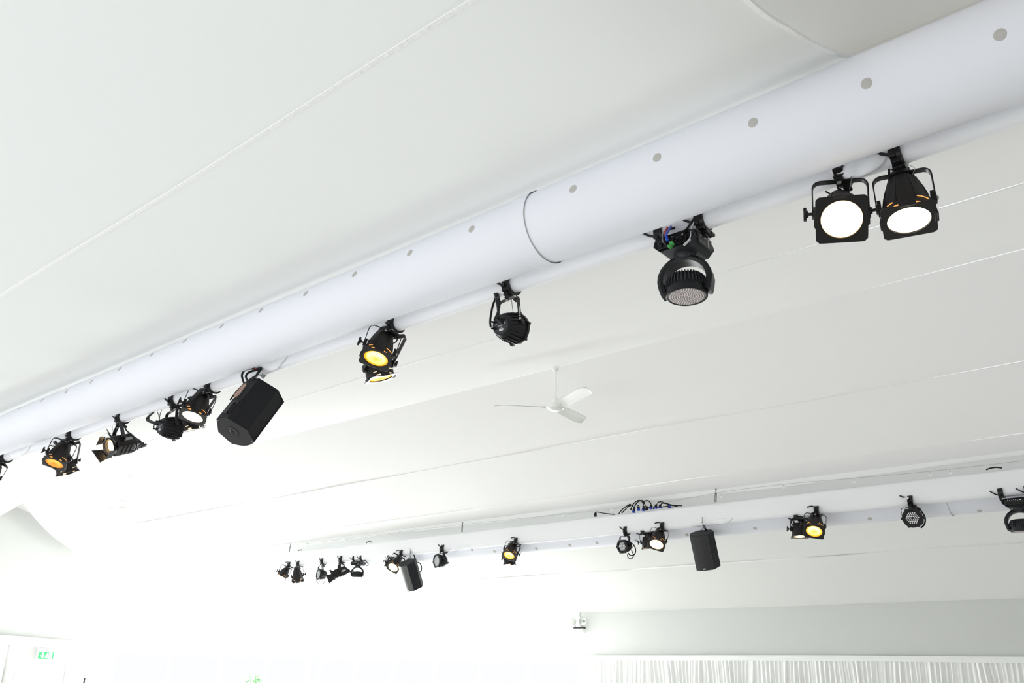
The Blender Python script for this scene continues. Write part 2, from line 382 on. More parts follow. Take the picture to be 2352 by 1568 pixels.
# ------------------------------------------------------------------ ducts
def duct(name, yc, zc, side, label, holes, ring, rfun, tube_x=(XL+0.5, XR)):
    root = empty(name, (0, yc, Z(zc)), label, 'air duct')
    n = 36; nx = 260; vs = []; fs = []
    for i in range(nx+1):
        x = tube_x[0]+(tube_x[1]-tube_x[0])*i/nx; r = rfun(x)
        r *= 1-0.018*math.exp(-((x-ring+0.05)/0.12)**2)
        for k in range(n):
            a = 2*math.pi*k/n; vs.append((x, r*math.cos(a), r*math.sin(a)))
    for i in range(nx):
        for k in range(n): fs.append((i*n+k, i*n+(k+1) % n, (i+1)*n+(k+1) % n, (i+1)*n+k))
    MB().add(vs, fs).build('duct_skin', DUCT, root, 60)
    # zipped joint: a raised cuff with a thin dark line
    r = rfun(ring)
    for j, (x0, x1, dr, m, nm) in enumerate(((ring-0.10, ring-0.003, 0.003, DUCT, 'cuff'), (ring-0.003, ring, 0.0035, PATCH, 'zip_line'))):
        vs = []; fs = []; rnd = random.Random(j+4)
        cols = 8 if j == 0 else 1
        for i in range(cols+1):
            x = x0+(x1-x0)*i/cols
            for k in range(72):
                a = 2*math.pi*k/72; w = 0.0022*math.sin(k*2.9+i)*rnd.random() if j == 0 else 0
                vs.append((x, (r+dr+w)*math.cos(a), (r+dr+w)*math.sin(a)))
        for i in range(cols):
            for k in range(72): fs.append((i*72+k, i*72+(k+1) % 72, (i+1)*72+(k+1) % 72, (i+1)*72+k))
        MB().add(vs, fs).build(nm, m, root, 60)
    # round mesh vents
    proto = None
    for x, ang, hr in holes:
        r = rfun(x)+0.0015; A = math.radians(ang)
        Mx = T(x, r*math.cos(A), r*math.sin(A)) @ frame(Vector((1, 0, 0)), Vector((0, math.cos(A), math.sin(A))))
        if proto is None:
            a = MB(); a.lathe([(0.0005, 0.0), (hr*0.5, -0.0001), (hr, -0.0012), (hr, -0.004)], 24, cap=False)
            proto = a.build('vent_hole', PATCH, root, 0); proto.matrix_local = Mx
        else: reuse(proto.data, 'vent_hole', root, Mx)
    return root
def near_r(x): return 0.172+0.014/(1+math.exp(-(x+1.6)*2.5))+0.0025*math.sin(x*2.2)
NY, NZ = 2.79, 1.983
def ang_for(px, py, yc, zc, rf):
    """angle round the duct and x where the sight line of the photograph's vent meets the skin"""
    d = ray(px, py); best = None
    a = d.y**2+d.z**2; bb = d.y*yc+d.z*zc; x = d.x*bb/a
    for _ in range(6):
        r = rf(x); disc = bb*bb-a*(yc*yc+zc*zc-r*r)
        t = (bb-math.sqrt(max(disc, 0)))/a; x = d.x*t
    return x, math.degrees(math.atan2(d.z*t-zc, d.y*t-yc))
nh = []
for q in [(45, 935), (97, 917), (152, 898), (210, 874), (275, 845), (348, 813), (424, 781), (509, 747), (599, 711), (702, 672), (814, 628), (941, 579), (1083, 524), (1316, 432), (1509, 360), (1729, 280), (1990, 190), (2297, 78)]:
    x, a = ang_for(q[0], q[1]+1.5, NY, NZ, near_r); nh.append((x, a, 0.0195))
duct('air_duct', NY, NZ, 1, 'white fabric air duct with grey vent dots above the nearer lights', nh, -2.16, near_r)
fh = []
FY = 2*RY-NY
def far_r(x): return 0.175+0.003*math.sin(x*1.7)
for q in [(1084, 1262), (1136, 1266), (1232, 1259), (1309, 1252), (1371, 1246), (1461, 1241), (1578, 1228), (1734, 1213), (1998, 1191), (2250, 1173)]:
    x, a = ang_for(q[0], q[1], FY, NZ, far_r); fh.append((x, a, 0.026))
duct('air_duct', FY, NZ, -1, 'white fabric air duct behind the farther row of lights', fh, -2.38, far_r, (-15.5, XR))

# ------------------------------------------------------------------ trusses (pipe in a white stretch sleeve)
PY, PZ = 3.125, 1.945            # pipe centre of the near rig, relative to the eye
QY = 2*RY-PY
def truss(name, y, x0, x1, label, wav):
    root = empty(name, (0, y, Z(PZ)), label, 'lighting truss')
    rnd = random.Random(int(y*10)); vs = []; fs = []; nx = 220
    prof = []
    for k in range(7): a = math.pi*(1+k/6); prof.append((0.042*math.cos(a), 0.045*math.sin(a)))
    prof += [(0.044, 0.10), (0.040, 0.20)] + [(0.036*math.cos(a), 0.215+0.02*math.sin(a)) for a in (0.3, 1.2, 2.0, 2.84)] + [(-0.040, 0.20), (-0.044, 0.10)]
    n = len(prof)
    for i in range(nx+1):
        x = x0+(x1-x0)*i/nx
        dz = wav*(0.006*math.sin(x*1.1)+0.004*math.sin(x*2.7+1))
        for k, (a, c) in enumerate(prof):
            pinch = 1-0.10*wav*abs(math.sin(x*0.8))*(1 if 0.05 < c < 0.2 else 0)
            vs.append((x, a*pinch, c+(dz if c < 0.05 else 0)))
    for i in range(nx):
        for k in range(n): fs.append((i*n+k, i*n+(k+1) % n, (i+1)*n+(k+1) % n, (i+1)*n+k))
    fs.append(list(range(n))[::-1]); fs.append([nx*n+k for k in range(n)])
    MB().add(vs, fs).build('sleeve', SLEEVE, root, 50)
    return root
near_truss = truss('lighting_truss', PY, XL+0.6, XR, 'white sleeved lighting pipe below the nearer air duct', 0.5)
far_truss = truss('lighting_truss', QY, -14.75, XR, 'white sleeved lighting truss carrying the farther row of lights', 1.0)
def fold(root, px, py, Y, w, h, seed):
    """a gathered fold of the sleeve hanging where a clamp comes through"""
    c = at(px, py, Y)-Vector(root.location); rnd = random.Random(seed); vs = []; fs = []; nx, ny = 24, 8
    for i in range(nx+1):
        u = i/nx
        for j in range(ny+1):
            v = j/ny; e = math.sin(math.pi*u)**0.7
            y = -0.046-0.022*e*math.sin(math.pi*v)+0.006*math.sin(u*17+v*5+seed)*e
            vs.append((c.x+(u-0.5)*w, y, -0.055*0+0.02-v*h*e+0.006*math.sin(u*11+seed)*e))
    for i in range(nx):
        for j in range(ny): a = i*(ny+1)+j; fs.append((a, a+1, a+ny+2, a+ny+1))
    MB().add(vs, fs).build('gathered_fold', SLEEVE, root, 60, thick=0.003)
fold(near_truss, 1985, 400, PY, 0.26, 0.10, 2); fold(near_truss, 640, 858, PY, 0.30, 0.075, 5); fold(near_truss, 52, 1050, PY, 0.55, 0.10, 7)
fold(far_truss, 1660, 1200, QY, 0.35, 0.075, 3); fold(far_truss, 1058, 1258, QY, 0.45, 0.075, 4)
#@@FIXTURES

# ------------------------------------------------------------------ lighting fixtures
def rig_point(px, Y):
    """point of the pipe (distance Y) that the pixel column px looks at"""
    best = None
    lo, hi = -20.0, 3.9
    def col(x):
        v = Vector((x, Y, PZ)); return CX+FPX*v.dot(RV)/v.dot(FV)
    for _ in range(50):
        m = (lo+hi)/2
        if col(m) < px: lo = m
        else: hi = m
    return Vector((lo, Y, Z(PZ)))
def solve_foot(px, Y, rad, side):
    """point of the sight line through px lying rad from the pipe's axis (side -1: the viewer's side of it)"""
    best = None
    for i in range(-70, 71):
        p = at(px[0], px[1], Y+i*0.002); d = math.hypot(p.y-Y, p.z-Z(PZ))
        e = abs(d-rad)+(0.02*max(0, side*-1*i*0.002)) + (0.3 if p.z > Z(PZ)+0.01 else 0)
        if best is None or e < best[0]: best = (e, p)
    return best[1]
CLAMP_CACHE = {}
def clamp(root, M, s=1.0, lever=1, chrome=False):
    """hook clamp round the pipe; local x runs along the pipe, origin on the pipe's centre line"""
    key = lever
    if key not in CLAMP_CACHE:
        a = MB(); n = 14; ring = []
        for k in range(n+1):
            t = math.radians(-215+250*k/n); ring.append(Vector((0, 0.052*math.cos(t), 0.052*math.sin(t))))
        a.sweep(ring, [(-0.022, -0.006), (0.022, -0.006), (0.022, 0.008), (-0.022, 0.008)], None)
        a.box((0, 0.004, -0.062), (0.046, 0.05, 0.028)); a.box((0, -0.035, -0.045), (0.04, 0.02, 0.04))
        a.box((0.012, 0.045*lever, -0.062), (0.03, 0.036, 0.016)); a.box((0.0, 0.0, -0.082), (0.03, 0.028, 0.024))
        b_ = MB()
        b_.tube([(-0.01, -0.05, -0.035), (-0.045, -0.062, -0.02), (-0.085, -0.064, -0.018+0.03*lever)], 0.0065, 6)
        b_.lathe([(0.010, -0.012), (0.012, 0), (0.010, 0.012)], 10, T(-0.01, -0.05, -0.035) @ R(90, 'Y'))
        c_ = MB(); c_.lathe([(0.006, -0.104), (0.006, -0.09)], 8); c_.lathe([(0.010, -0.106), (0.010, -0.100)], 6)
        CLAMP_CACHE[key] = [x for x in (a, b_, c_)], {}
    src, made = CLAMP_CACHE[key]
    if not made:
        o = src[0].build('hook_clamp', BLACK2, root, 30, bevel=0.002); made['a'] = o.data
        h = src[1].build('wing_lever', BLACK2, o, 40); made['b'] = h.data
        g = src[2].build('clamp_bolt', STEEL, o, 30); made['c'] = g.data
    else:
        o = reuse(made['a'], 'hook_clamp', root); md = o.modifiers.new('bevel', 'BEVEL'); md.width = 0.002; md.segments = 2; md.limit_method = 'ANGLE'
        reuse(made['b'], 'wing_lever', o); reuse(made['c'], 'clamp_bolt', o)
    if chrome: shared('clamp_tag', lambda p: MB().box((-0.02, -0.066, -0.052), (0.036, 0.006, 0.030)).build('white_tag', PAPER, p, 0, bevel=0.001), o)
    o.matrix_local = M @ Matrix.Scale(s, 4)
    return o
def yoke_mesh(hw, L, w=0.028, t=0.005, rc=0.03, over=0.018):
    """flat steel bar bent to a U: bar at z=-L, arms down to the pivot at z=0"""
    a = MB(); pts = [(-hw, 0, over), (-hw, 0, -L+rc)]
    for k in range(1, 6):
        q = math.radians(90*k/5); pts.append((-hw+rc-rc*math.cos(q), 0, -L+rc-rc*math.sin(q)))
    for k in range(0, 6):
        q = math.radians(90*k/5); pts.append((hw-rc+rc*math.sin(q), 0, -L+rc-rc*math.cos(q)))
    pts.append((hw, 0, over))
    a.sweep([Vector(p) for p in pts], [(-t/2, -w/2), (t/2, -w/2), (t/2, w/2), (-t/2, w/2)], Vector((0, 1, 0)))
    for sx in (-1, 1): a.lathe([(w*0.62, -t*0.7), (w*0.62, t*0.7)], 16, T(sx*hw, 0, 0.0) @ R(90, 'Y'))
    return a
SHARE = {}
def shared(key, fn, parent, M=None):
    """build a part once, afterwards link the same mesh again"""
    if key not in SHARE:
        o = fn(parent); SHARE[key] = (o.data, o.name.split('.')[0], [(m.width, m.segments) for m in o.modifiers if m.type == 'BEVEL'], o.get('kind'))
    else:
        d, nm, bv, kd = SHARE[key]; o = reuse(d, nm, parent)
        if kd: o['kind'] = kd
        for w, sg in bv:
            md = o.modifiers.new('bevel', 'BEVEL'); md.width = w; md.segments = sg; md.limit_method = 'ANGLE'
    if M is not None: o.matrix_local = M
    return o
def wires(root, base, lst):
    """cables: (part name, material, radius, [(px, py, dy), ...])"""
    for nm, m, r, pts in lst:
        w = [at(p[0], p[1], base.y+(p[2] if len(p) > 2 else 0.0))-Vector(root.location) for p in pts]
        MB().tube(w, r, 6, sm=5).build(nm, m, root, 60)

def rig_lamp(name, label, cat, group, bar, pivot, phi, tau, Y, side, s, hphi=None, chrome=False, lever=1, dyp=0.0):
    foot = solve_foot(bar, Y, 0.098*s, side)
    base = Vector((foot.x, Y, Z(PZ)))
    P = at(pivot[0], pivot[1], foot.y+dyp)
    a = sdir(pivot[0], pivot[1], phi, tau).normalized()
    u = (P-foot).normalized()
    if hphi is not None: h = sdir(pivot[0], pivot[1], hphi, 0)
    else:
        h = a.cross(u)
        if h.length < 0.25: h = sdir(pivot[0], pivot[1], phi-90, 0)
    h = (h-u*h.dot(u)).normalized()
    if h.dot(RV) < 0: h = -h
    a = (a-h*a.dot(h)).normalized()
    root = empty(name, base, label, cat, group)
    v = foot-base; ang = math.degrees(math.atan2(v.y, -v.z))
    clamp(root, R(ang, 'X'), v.length/0.098, lever, chrome)
    Mb = T(*(P-base)) @ frame(h, a) @ Matrix.Scale(s, 4)
    My = T(*(P-base)) @ frame(h, u) @ Matrix.Scale(s, 4)
    return root, base, P, a, h, u, Mb, My, (P-foot).length/s

def par_lamp(label, bar, pivot, phi, tau, lens=HOT, Y=PY, side=-1, s=1.0, dyp=0.0, hphi=None, cables=(), group='parabolic spotlights on the pipes', chrome=False, lever=1, slots=GLOW, hw=0.104, knobside=-1, name='par_spotlight'):
    root, base, P, a, h, u, Mb, My, Ly = rig_lamp(name, label, 'spotlight', group, bar, pivot, phi, tau, Y, side, s, hphi, chrome, lever, dyp)
    def body(p):
        m = MB(); m.lathe([(0.012, -0.119), (0.046, -0.118), (0.053, -0.110), (0.062, -0.085), (0.073, -0.045), (0.082, -0.010), (0.088, 0.02), (0.092, 0.05), (0.0945, 0.066), (0.094, 0.079), (0.078, 0.079), (0.077, 0.05)], 32, cap=False)
        for k in range(8):
            q = math.radians(22.5+45*k)
            m.sweep([Vector((r*math.cos(q), r*math.sin(q), z)) for r, z in ((0.0535, -0.108), (0.0735, -0.045), (0.0825, -0.010), (0.0925, 0.05))], [(-0.0015, -0.002), (0.0015, -0.002), (0.0015, 0.002), (-0.0015, 0.002)], Vector((math.cos(q), math.sin(q), 0)))
        for sx in (-1, 1): m.box((sx*0.094, 0, 0), (0.014, 0.04, 0.05))
        return m.build('housing', BLACK, p, 40)
    bo = shared('par_body', body, root, Mb)
    def cap_(p):
        m = MB(); m.lathe([(0.0, -0.160), (0.030, -0.159), (0.041, -0.152), (0.048, -0.138), (0.049, -0.126), (0.042, -0.124)], 24, cap=False)
        m.box((0, 0.028, -0.145), (0.03, 0.02, 0.02)); m.box((0.0, -0.034, -0.14), (0.02, 0.014, 0.03)); m.lathe([(0.030, -0.13), (0.030, -0.118)], 16)
        return m.build('rear_cap', BLACK2, p, 35)
    shared('par_cap', cap_, bo)
    def lens_(p):
        m = MB(); m.lathe([(0.0005, 0.085), (0.03, 0.084), (0.055, 0.082), (0.0765, 0.079)], 32, cap=False)
        return m.build('lens', lens, p, 60)
    shared('par_lens_'+lens.name, lens_, bo)
    def holder(p):
        m = MB(); n = 48; hs = 0.096; ri = 0.0765; vs = []
        def sq(t):
            c, q = math.cos(t), math.sin(t); k = hs/max(abs(c), abs(q)); x, y = c*k, q*k
            if abs(x)+abs(y) > 1.86*hs: f_ = 1.86*hs/(abs(x)+abs(y)); x *= f_; y *= f_
            return x, y
        for z in (0.082, 0.086):
            for k in range(n):
                t = 2*math.pi*(k+0.5)/n; vs.append((ri*math.cos(t), ri*math.sin(t), z)); x, y = sq(t); vs.append((x, y, z))
        fs = []
        for k in range(n):
            j = (k+1) % n; fs += [(2*k, 2*j, 2*j+1, 2*k+1), (2*n+2*k, 2*n+2*k+1, 2*n+2*j+1, 2*n+2*j), (2*k, 2*n+2*k, 2*n+2*j, 2*j), (2*k+1, 2*j+1, 2*n+2*j+1, 2*n+2*k+1)]
        m.add(vs, fs)
        for x, y, w, d in ((0, 0.094, 0.06, 0.010), (-0.094, 0, 0.010, 0.06), (0.094, 0, 0.010, 0.06)): m.box((x, y, 0.080), (w, d, 0.018))
        for x, y, w, d in ((0, 0.099, 0.05, 0.006), (-0.099, 0, 0.006, 0.05), (0.099, 0, 0.006, 0.05)): m.box((x, y, 0.088), (w, d, 0.008))
        for q in (45, 135, 225, 315): m.box((0.088*math.cos(math.radians(q)), 0.088*math.sin(math.radians(q)), 0.072), (0.012, 0.012, 0.022))
        return m.build('gel_frame', BLACK2, p, 30, bevel=0.0012)
    shared('par_holder', holder, bo)
    if slots is not None:
        for si, (q0, z, dq, wd) in enumerate(((92, 0.0745, 66, 0.0035), (50, 0.042, 32, 0.0014), (128, 0.050, 16, 0.0014), (270, 0.074, 40, 0.003))):
            def slot(p):
                m = MB(); pts = []
                for k in range(9):
                    q = math.radians(q0-dq/2+dq*k/8); r = 0.0925+(z-0.03)*0.06; pts.append(Vector((r*math.cos(q), r*math.sin(q), z)))
                m.sweep(pts, [(-0.0012, -wd), (0.0012, -wd), (0.0012, wd), (-0.0012, wd)], Vector((0, 0, 1)))
                return m.build('vent_slot', slots, p, 0)
            shared('par_slot_%s%d' % (slots.name, si), slot, bo)
    yk = yoke_mesh(hw, Ly).build('yoke', BLACK2, root, 40, world=My)
    def knob(p):
        m = MB(); m.lathe([(0.006, 0), (0.006, 0.016), (0.014, 0.017), (0.016, 0.030), (0.008, 0.034)], 10, R(90*knobside, 'Y')); m.box((knobside*0.030, 0, 0), (0.012, 0.012, 0.055))
        return m.build('tilt_knob', BLACK2, p, 30)
    shared('par_knob%d' % knobside, knob, yk, T(knobside*hw, 0, 0))
    def nut(p):
        return MB().lathe([(0.009, -0.003), (0.009, 0.006), (0.004, 0.008)], 6, R(-90*knobside, 'Y')).build('pivot_bolt', STEEL, p, 30)
    shared('par_nut%d' % knobside, nut, yk, T(-knobside*(hw+0.003), 0, 0))
    # power lead from the cap, looped back up to the pipe, and a steel safety wire
    Ri = Mb; cap_w = Ri @ Vector((0.0, 0.03, -0.150)); top = Vector((0.05*knobside, 0.05, -0.02))
    midp = (cap_w+top)/2+Vector((0.02, 0.05, 0.0)); mid2 = cap_w+(Ri.to_3x3() @ Vector((0, 0.03, -0.05)))
    MB().tube([cap_w, mid2, midp, top], 0.0045*s, 6).build('power_lead', CABLE, root, 60)
    bar = My @ Vector((0.03, 0, -Ly)); cb = Ri @ Vector((0.03, -0.03, -0.125))
    sg = [Vector((0.02, -0.02, -0.06)), bar+Vector((0.025, -0.02, 0)), (bar+cb)/2+Vector((0.02, -0.03, 0.0)), cb]
    MB().tube(sg, 0.0018*s, 5).build('safety_wire', STEEL, root, 60)
    wires(root, base, cables)
    return root

def led_par(label, bar, pivot, phi, tau, Y=PY, side=-1, s=1.0, dyp=0.0, hphi=None, face='dots', cables=(), hw=0.080, chrome=False, rear='panel', lever=1, tags=()):
    root, base, P, a, h, u, Mb, My, Ly = rig_lamp('led_par_light', label, 'stage light', 'LED spotlights on the pipes', bar, pivot, phi, tau, Y, side, s, hphi, chrome, lever, dyp)
    def body(p):
        m = MB(); m.lathe([(0.0, -0.084), (0.050, -0.084), (0.054, -0.080), (0.060, -0.060), (0.071, -0.015), (0.077, 0.025), (0.079, 0.048), (0.070, 0.050), (0.068, 0.040)], 40, cap=False)
        for k in range(20):
            q = math.radians(18*k+9)
            m.sweep([Vector((r*math.cos(q), r*math.sin(q), z)) for r, z in ((0.055, -0.068), (0.064, -0.055), (0.076, -0.010), (0.081, 0.030))], [(-0.0025, -0.003), (0.0025, -0.003), (0.0025, 0.003), (-0.0025, 0.003)], Vector((math.cos(q), math.sin(q), 0)))
        return m.build('housing', PLASTIC, p, 35)
    bo = shared('led_body', body, root, Mb)
    def flange(p):
        m = MB(); n = 96; vs = []; fs = []
        def ro(k):
            t = 2*math.pi*k/n; return 0.084+0.011*max(0, math.cos(6*t))**4
        for z in (0.040, 0.058):
            for k in range(n):
                t = 2*math.pi*k/n; r = ro(k); vs.append((0.066*math.cos(t), 0.066*math.sin(t), z)); vs.append((r*math.cos(t), r*math.sin(t), z))
        for k in range(n):
            j = (k+1) % n; fs += [(2*k, 2*j, 2*j+1, 2*k+1), (2*n+2*k, 2*n+2*k+1, 2*n+2*j+1, 2*n+2*j), (2*k, 2*n+2*k, 2*n+2*j, 2*j), (2*k+1, 2*j+1, 2*n+2*j+1, 2*n+2*k+1)]
        m.add(vs, fs); return m.build('front_ring', BLACK2, p, 30)
    shared('led_flange', flange, bo)
    if face == 'dots':
        shared('led_back', lambda p: MB().lathe([(0.0005, 0.046), (0.067, 0.046)], 32, cap=False).build('led_plate', BLACK2, p, 0), bo)
        def dots(p):
            m = MB()
            for i in range(-3, 4):
                for j in range(-3, 4):
                    if abs(i+j) > 3: continue
                    x = 0.0165*(i+j/2); y = 0.0165*j*0.866
                    if abs(i) + abs(j) == 0: continue
                    m.lathe([(0.0062, 0.047), (0.0058, 0.051), (0.003, 0.0535), (0.0003, 0.054)], 8, T(x, y, 0), cap=False)
            return m.build('led_array', LEDGLASS, p, 60, kind='stuff')
        ar = shared('led_dots', dots, bo); ar['kind'] = 'stuff'
    else:
        shared('led_glass', lambda p: MB().lathe([(0.0005, 0.052), (0.05, 0.0515), (0.067, 0.048)], 32, cap=False).build('front_glass', LENSGREY, p, 60), bo)
        def gr(p):
            m = MB()
            for k in range(-4, 5):
                w = math.sqrt(0.065**2-(k*0.0145)**2); m.box((0, k*0.0145, 0.053), (2*w, 0.001, 0.001)); m.box((k*0.0145, 0, 0.053), (0.001, 2*w, 0.001))
            m.lathe([(0.004, 0.052), (0.004, 0.054)], 8)
            return m.build('cell_grid', INK, p, 0, kind='stuff')
        shared('led_grid', gr, bo)
    # control panel on the back
    def panel(p):
        return MB().lathe([(0.0005, -0.0855), (0.045, -0.0855), (0.047, -0.083)], 32, cap=False).build('rear_panel', GREYPL, p, 40)
    pn = shared('led_panel', panel, bo)
    def disp(p):
        m = MB()
        for k in range(4): m.box((-0.0105+0.007*k, 0.004, -0.0865), (0.0045, 0.009, 0.001))
        return m.build('display_digit', INK, p, 0, kind='stuff')
    shared('led_disp', disp, pn)
    def prt(p):
        m = MB(); m.box((0, 0.024, -0.0865), (0.028, 0.004, 0.0008)); m.box((0.002, 0.030, -0.0865), (0.020, 0.003, 0.0008)); m.box((0.0, 0.017, -0.0865), (0.02, 0.0015, 0.0008))
        for x, y in ((-0.024, -0.012), (0.028, -0.002), (-0.033, 0.02)): m.box((x, y, -0.0865), (0.009, 0.002, 0.0008))
        return m.build('white_print', PAPER, p, 0, kind='stuff')
    shared('led_print', prt, pn)
    def plugs(p):
        m = MB()
        for x, y in ((-0.028, -0.024), (0.028, -0.022), (-0.036, 0.010), (0.006, -0.034)): m.lathe([(0.009, -0.086), (0.009, -0.094), (0.006, -0.096), (0.005, -0.116)], 10, T(x, y, 0))
        return m.build('plug', CABLE, p, 30, kind='stuff')
    shared('led_plugs', plugs, bo)
    yk = yoke_mesh(hw, Ly, w=0.022, t=0.004, rc=0.02, over=0.012).build('yoke', BLACK2, root, 40, world=My)
    shared('led_knob', lambda p: MB().lathe([(0.006, 0), (0.012, 0.004), (0.013, 0.018), (0.006, 0.02)], 10, R(90, 'Y')).build('tilt_knob', BLACK2, p, 30), yk, T(hw, 0, 0))
    for nm, xx, zz, ww, hh in tags: MB().box((xx, 0, zz), (0.0015, ww, hh)).build(nm, PAPER, yk, 0)
    if not cables:
        c0 = Mb @ Vector((-0.028, -0.024, -0.115)); c1 = Mb @ Vector((0.028, -0.022, -0.115)); dn = (Mb.to_3x3() @ Vector((0, 0, -0.07)))
        for c0_ in (c0, c1):
            q = Vector((0.03, 0.03, -0.03)); MB().tube([c0_, c0_+dn*0.8+Vector((0.01, 0, -0.02)), (c0_+q)/2+dn+Vector((0.03, 0.02, 0.0)), q], 0.005, 6).build('power_lead', CABLE, root, 60)
    wires(root, base, cables)
    return root

def fresnel(label, bar, pivot, phi, tau, Y=PY, side=-1, s=1.0, dyp=0.0, hphi=None, lit=True, cables=(), flaps=(70, 10, 20, 60)):
    root, base, P, a, h, u, Mb, My, Ly = rig_lamp('barn_door_spotlight', label, 'spotlight', 'barn door spotlights on the pipes', bar, pivot, phi, tau, Y, side, s, hphi, False, 1, dyp)
    def body(p):
        m = MB()
        oc = [(0.055, -0.066), (0.066, -0.05), (0.066, 0.045), (0.05, 0.062), (-0.05, 0.062), (-0.066, 0.045), (-0.066, -0.05), (-0.055, -0.066)]
        m.prism(oc, -0.09, 0.065)
        vs = [(x, y, -0.09) for x, y in oc]+[(x*0.75, -0.055+0.25*(y+0.066), -0.145) for x, y in oc]
        m.add(vs, [(i, 8+i, 8+(i+1) % 8, (i+1) % 8) for i in range(8)]+[list(range(8, 16))])
        for k in range(3): m.box((0, -0.068, -0.06+0.035*k), (0.09, 0.006, 0.012))
        m.box((0.0, 0.066, -0.02), (0.05, 0.012, 0.05)); m.box((0.068, 0.02, 0.02), (0.008, 0.02, 0.02))
        return m.build('housing', BLACK, p, 25, bevel=0.003)
    bo = shared('fr_body', body, root, Mb)
    shared('fr_barrel', lambda p: MB().lathe([(0.058, 0.06), (0.066, 0.065), (0.070, 0.085), (0.070, 0.095), (0.060, 0.095), (0.056, 0.07)], 32, cap=False).build('lens_barrel', BLACK2, p, 35), bo)
    shared('fr_lens%d' % lit, lambda p: MB().lathe([(0.0005, 0.088), (0.03, 0.084), (0.056, 0.070)], 28, cap=False).build('lens', HOTW if lit else LENSGREY, p, 60), bo)
    shared('fr_label', lambda p: MB().box((0.0672, -0.005, -0.045), (0.0012, 0.03, 0.075)).build('name_plate', INK, p, 0), bo)
    def tail(p):
        m = MB(); m.box((0, -0.05, -0.155), (0.05, 0.02, 0.05)); m.box((0.0, -0.056, -0.185), (0.03, 0.014, 0.04)); return m.build('rear_handle', BLACK2, p, 25, bevel=0.002)
    shared('fr_tail', tail, bo)
    ring = shared('fr_ring', lambda p: MB().sweep([Vector((0.074*math.cos(2*math.pi*k/32), 0.074*math.sin(2*math.pi*k/32), 0.10)) for k in range(32)], [(-0.003, -0.005), (0.003, -0.005), (0.003, 0.005), (-0.003, 0.005)], Vector((0, 0, 1)), closed=True).build('barn_door_ring', BLACK2, p, 30), bo)
    for k, ang in enumerate(flaps):
        q = R(90*k, 'Z') @ T(0, 0.078, 0.10) @ R(-ang, 'X')
        w0, w1, hh = (0.048, 0.070, 0.080) if k % 2 else (0.040, 0.048, 0.050)
        m = MB(); m.add([(-w0, 0, 0), (w0, 0, 0), (w1, 0, hh), (-w1, 0, hh), (-w0, 0.002, 0), (w0, 0.002, 0), (w1, 0.002, hh), (-w1, 0.002, hh)], [(0, 1, 2, 3), (7, 6, 5, 4), (0, 4, 5, 1), (1, 5, 6, 2), (2, 6, 7, 3), (3, 7, 4, 0)])
        m.build('barn_door', BLACK2, bo, 0, world=q)
    yk = yoke_mesh(0.082, Ly, w=0.03).build('yoke', BLACK2, root, 40, world=My)
    shared('led_knob2', lambda p: MB().lathe([(0.006, 0), (0.015, 0.004), (0.016, 0.022), (0.006, 0.025)], 12, R(90, 'Y')).build('tilt_knob', BLACK2, p, 30), yk, T(0.085, 0, 0))
    wires(root, base, cables)
    return root

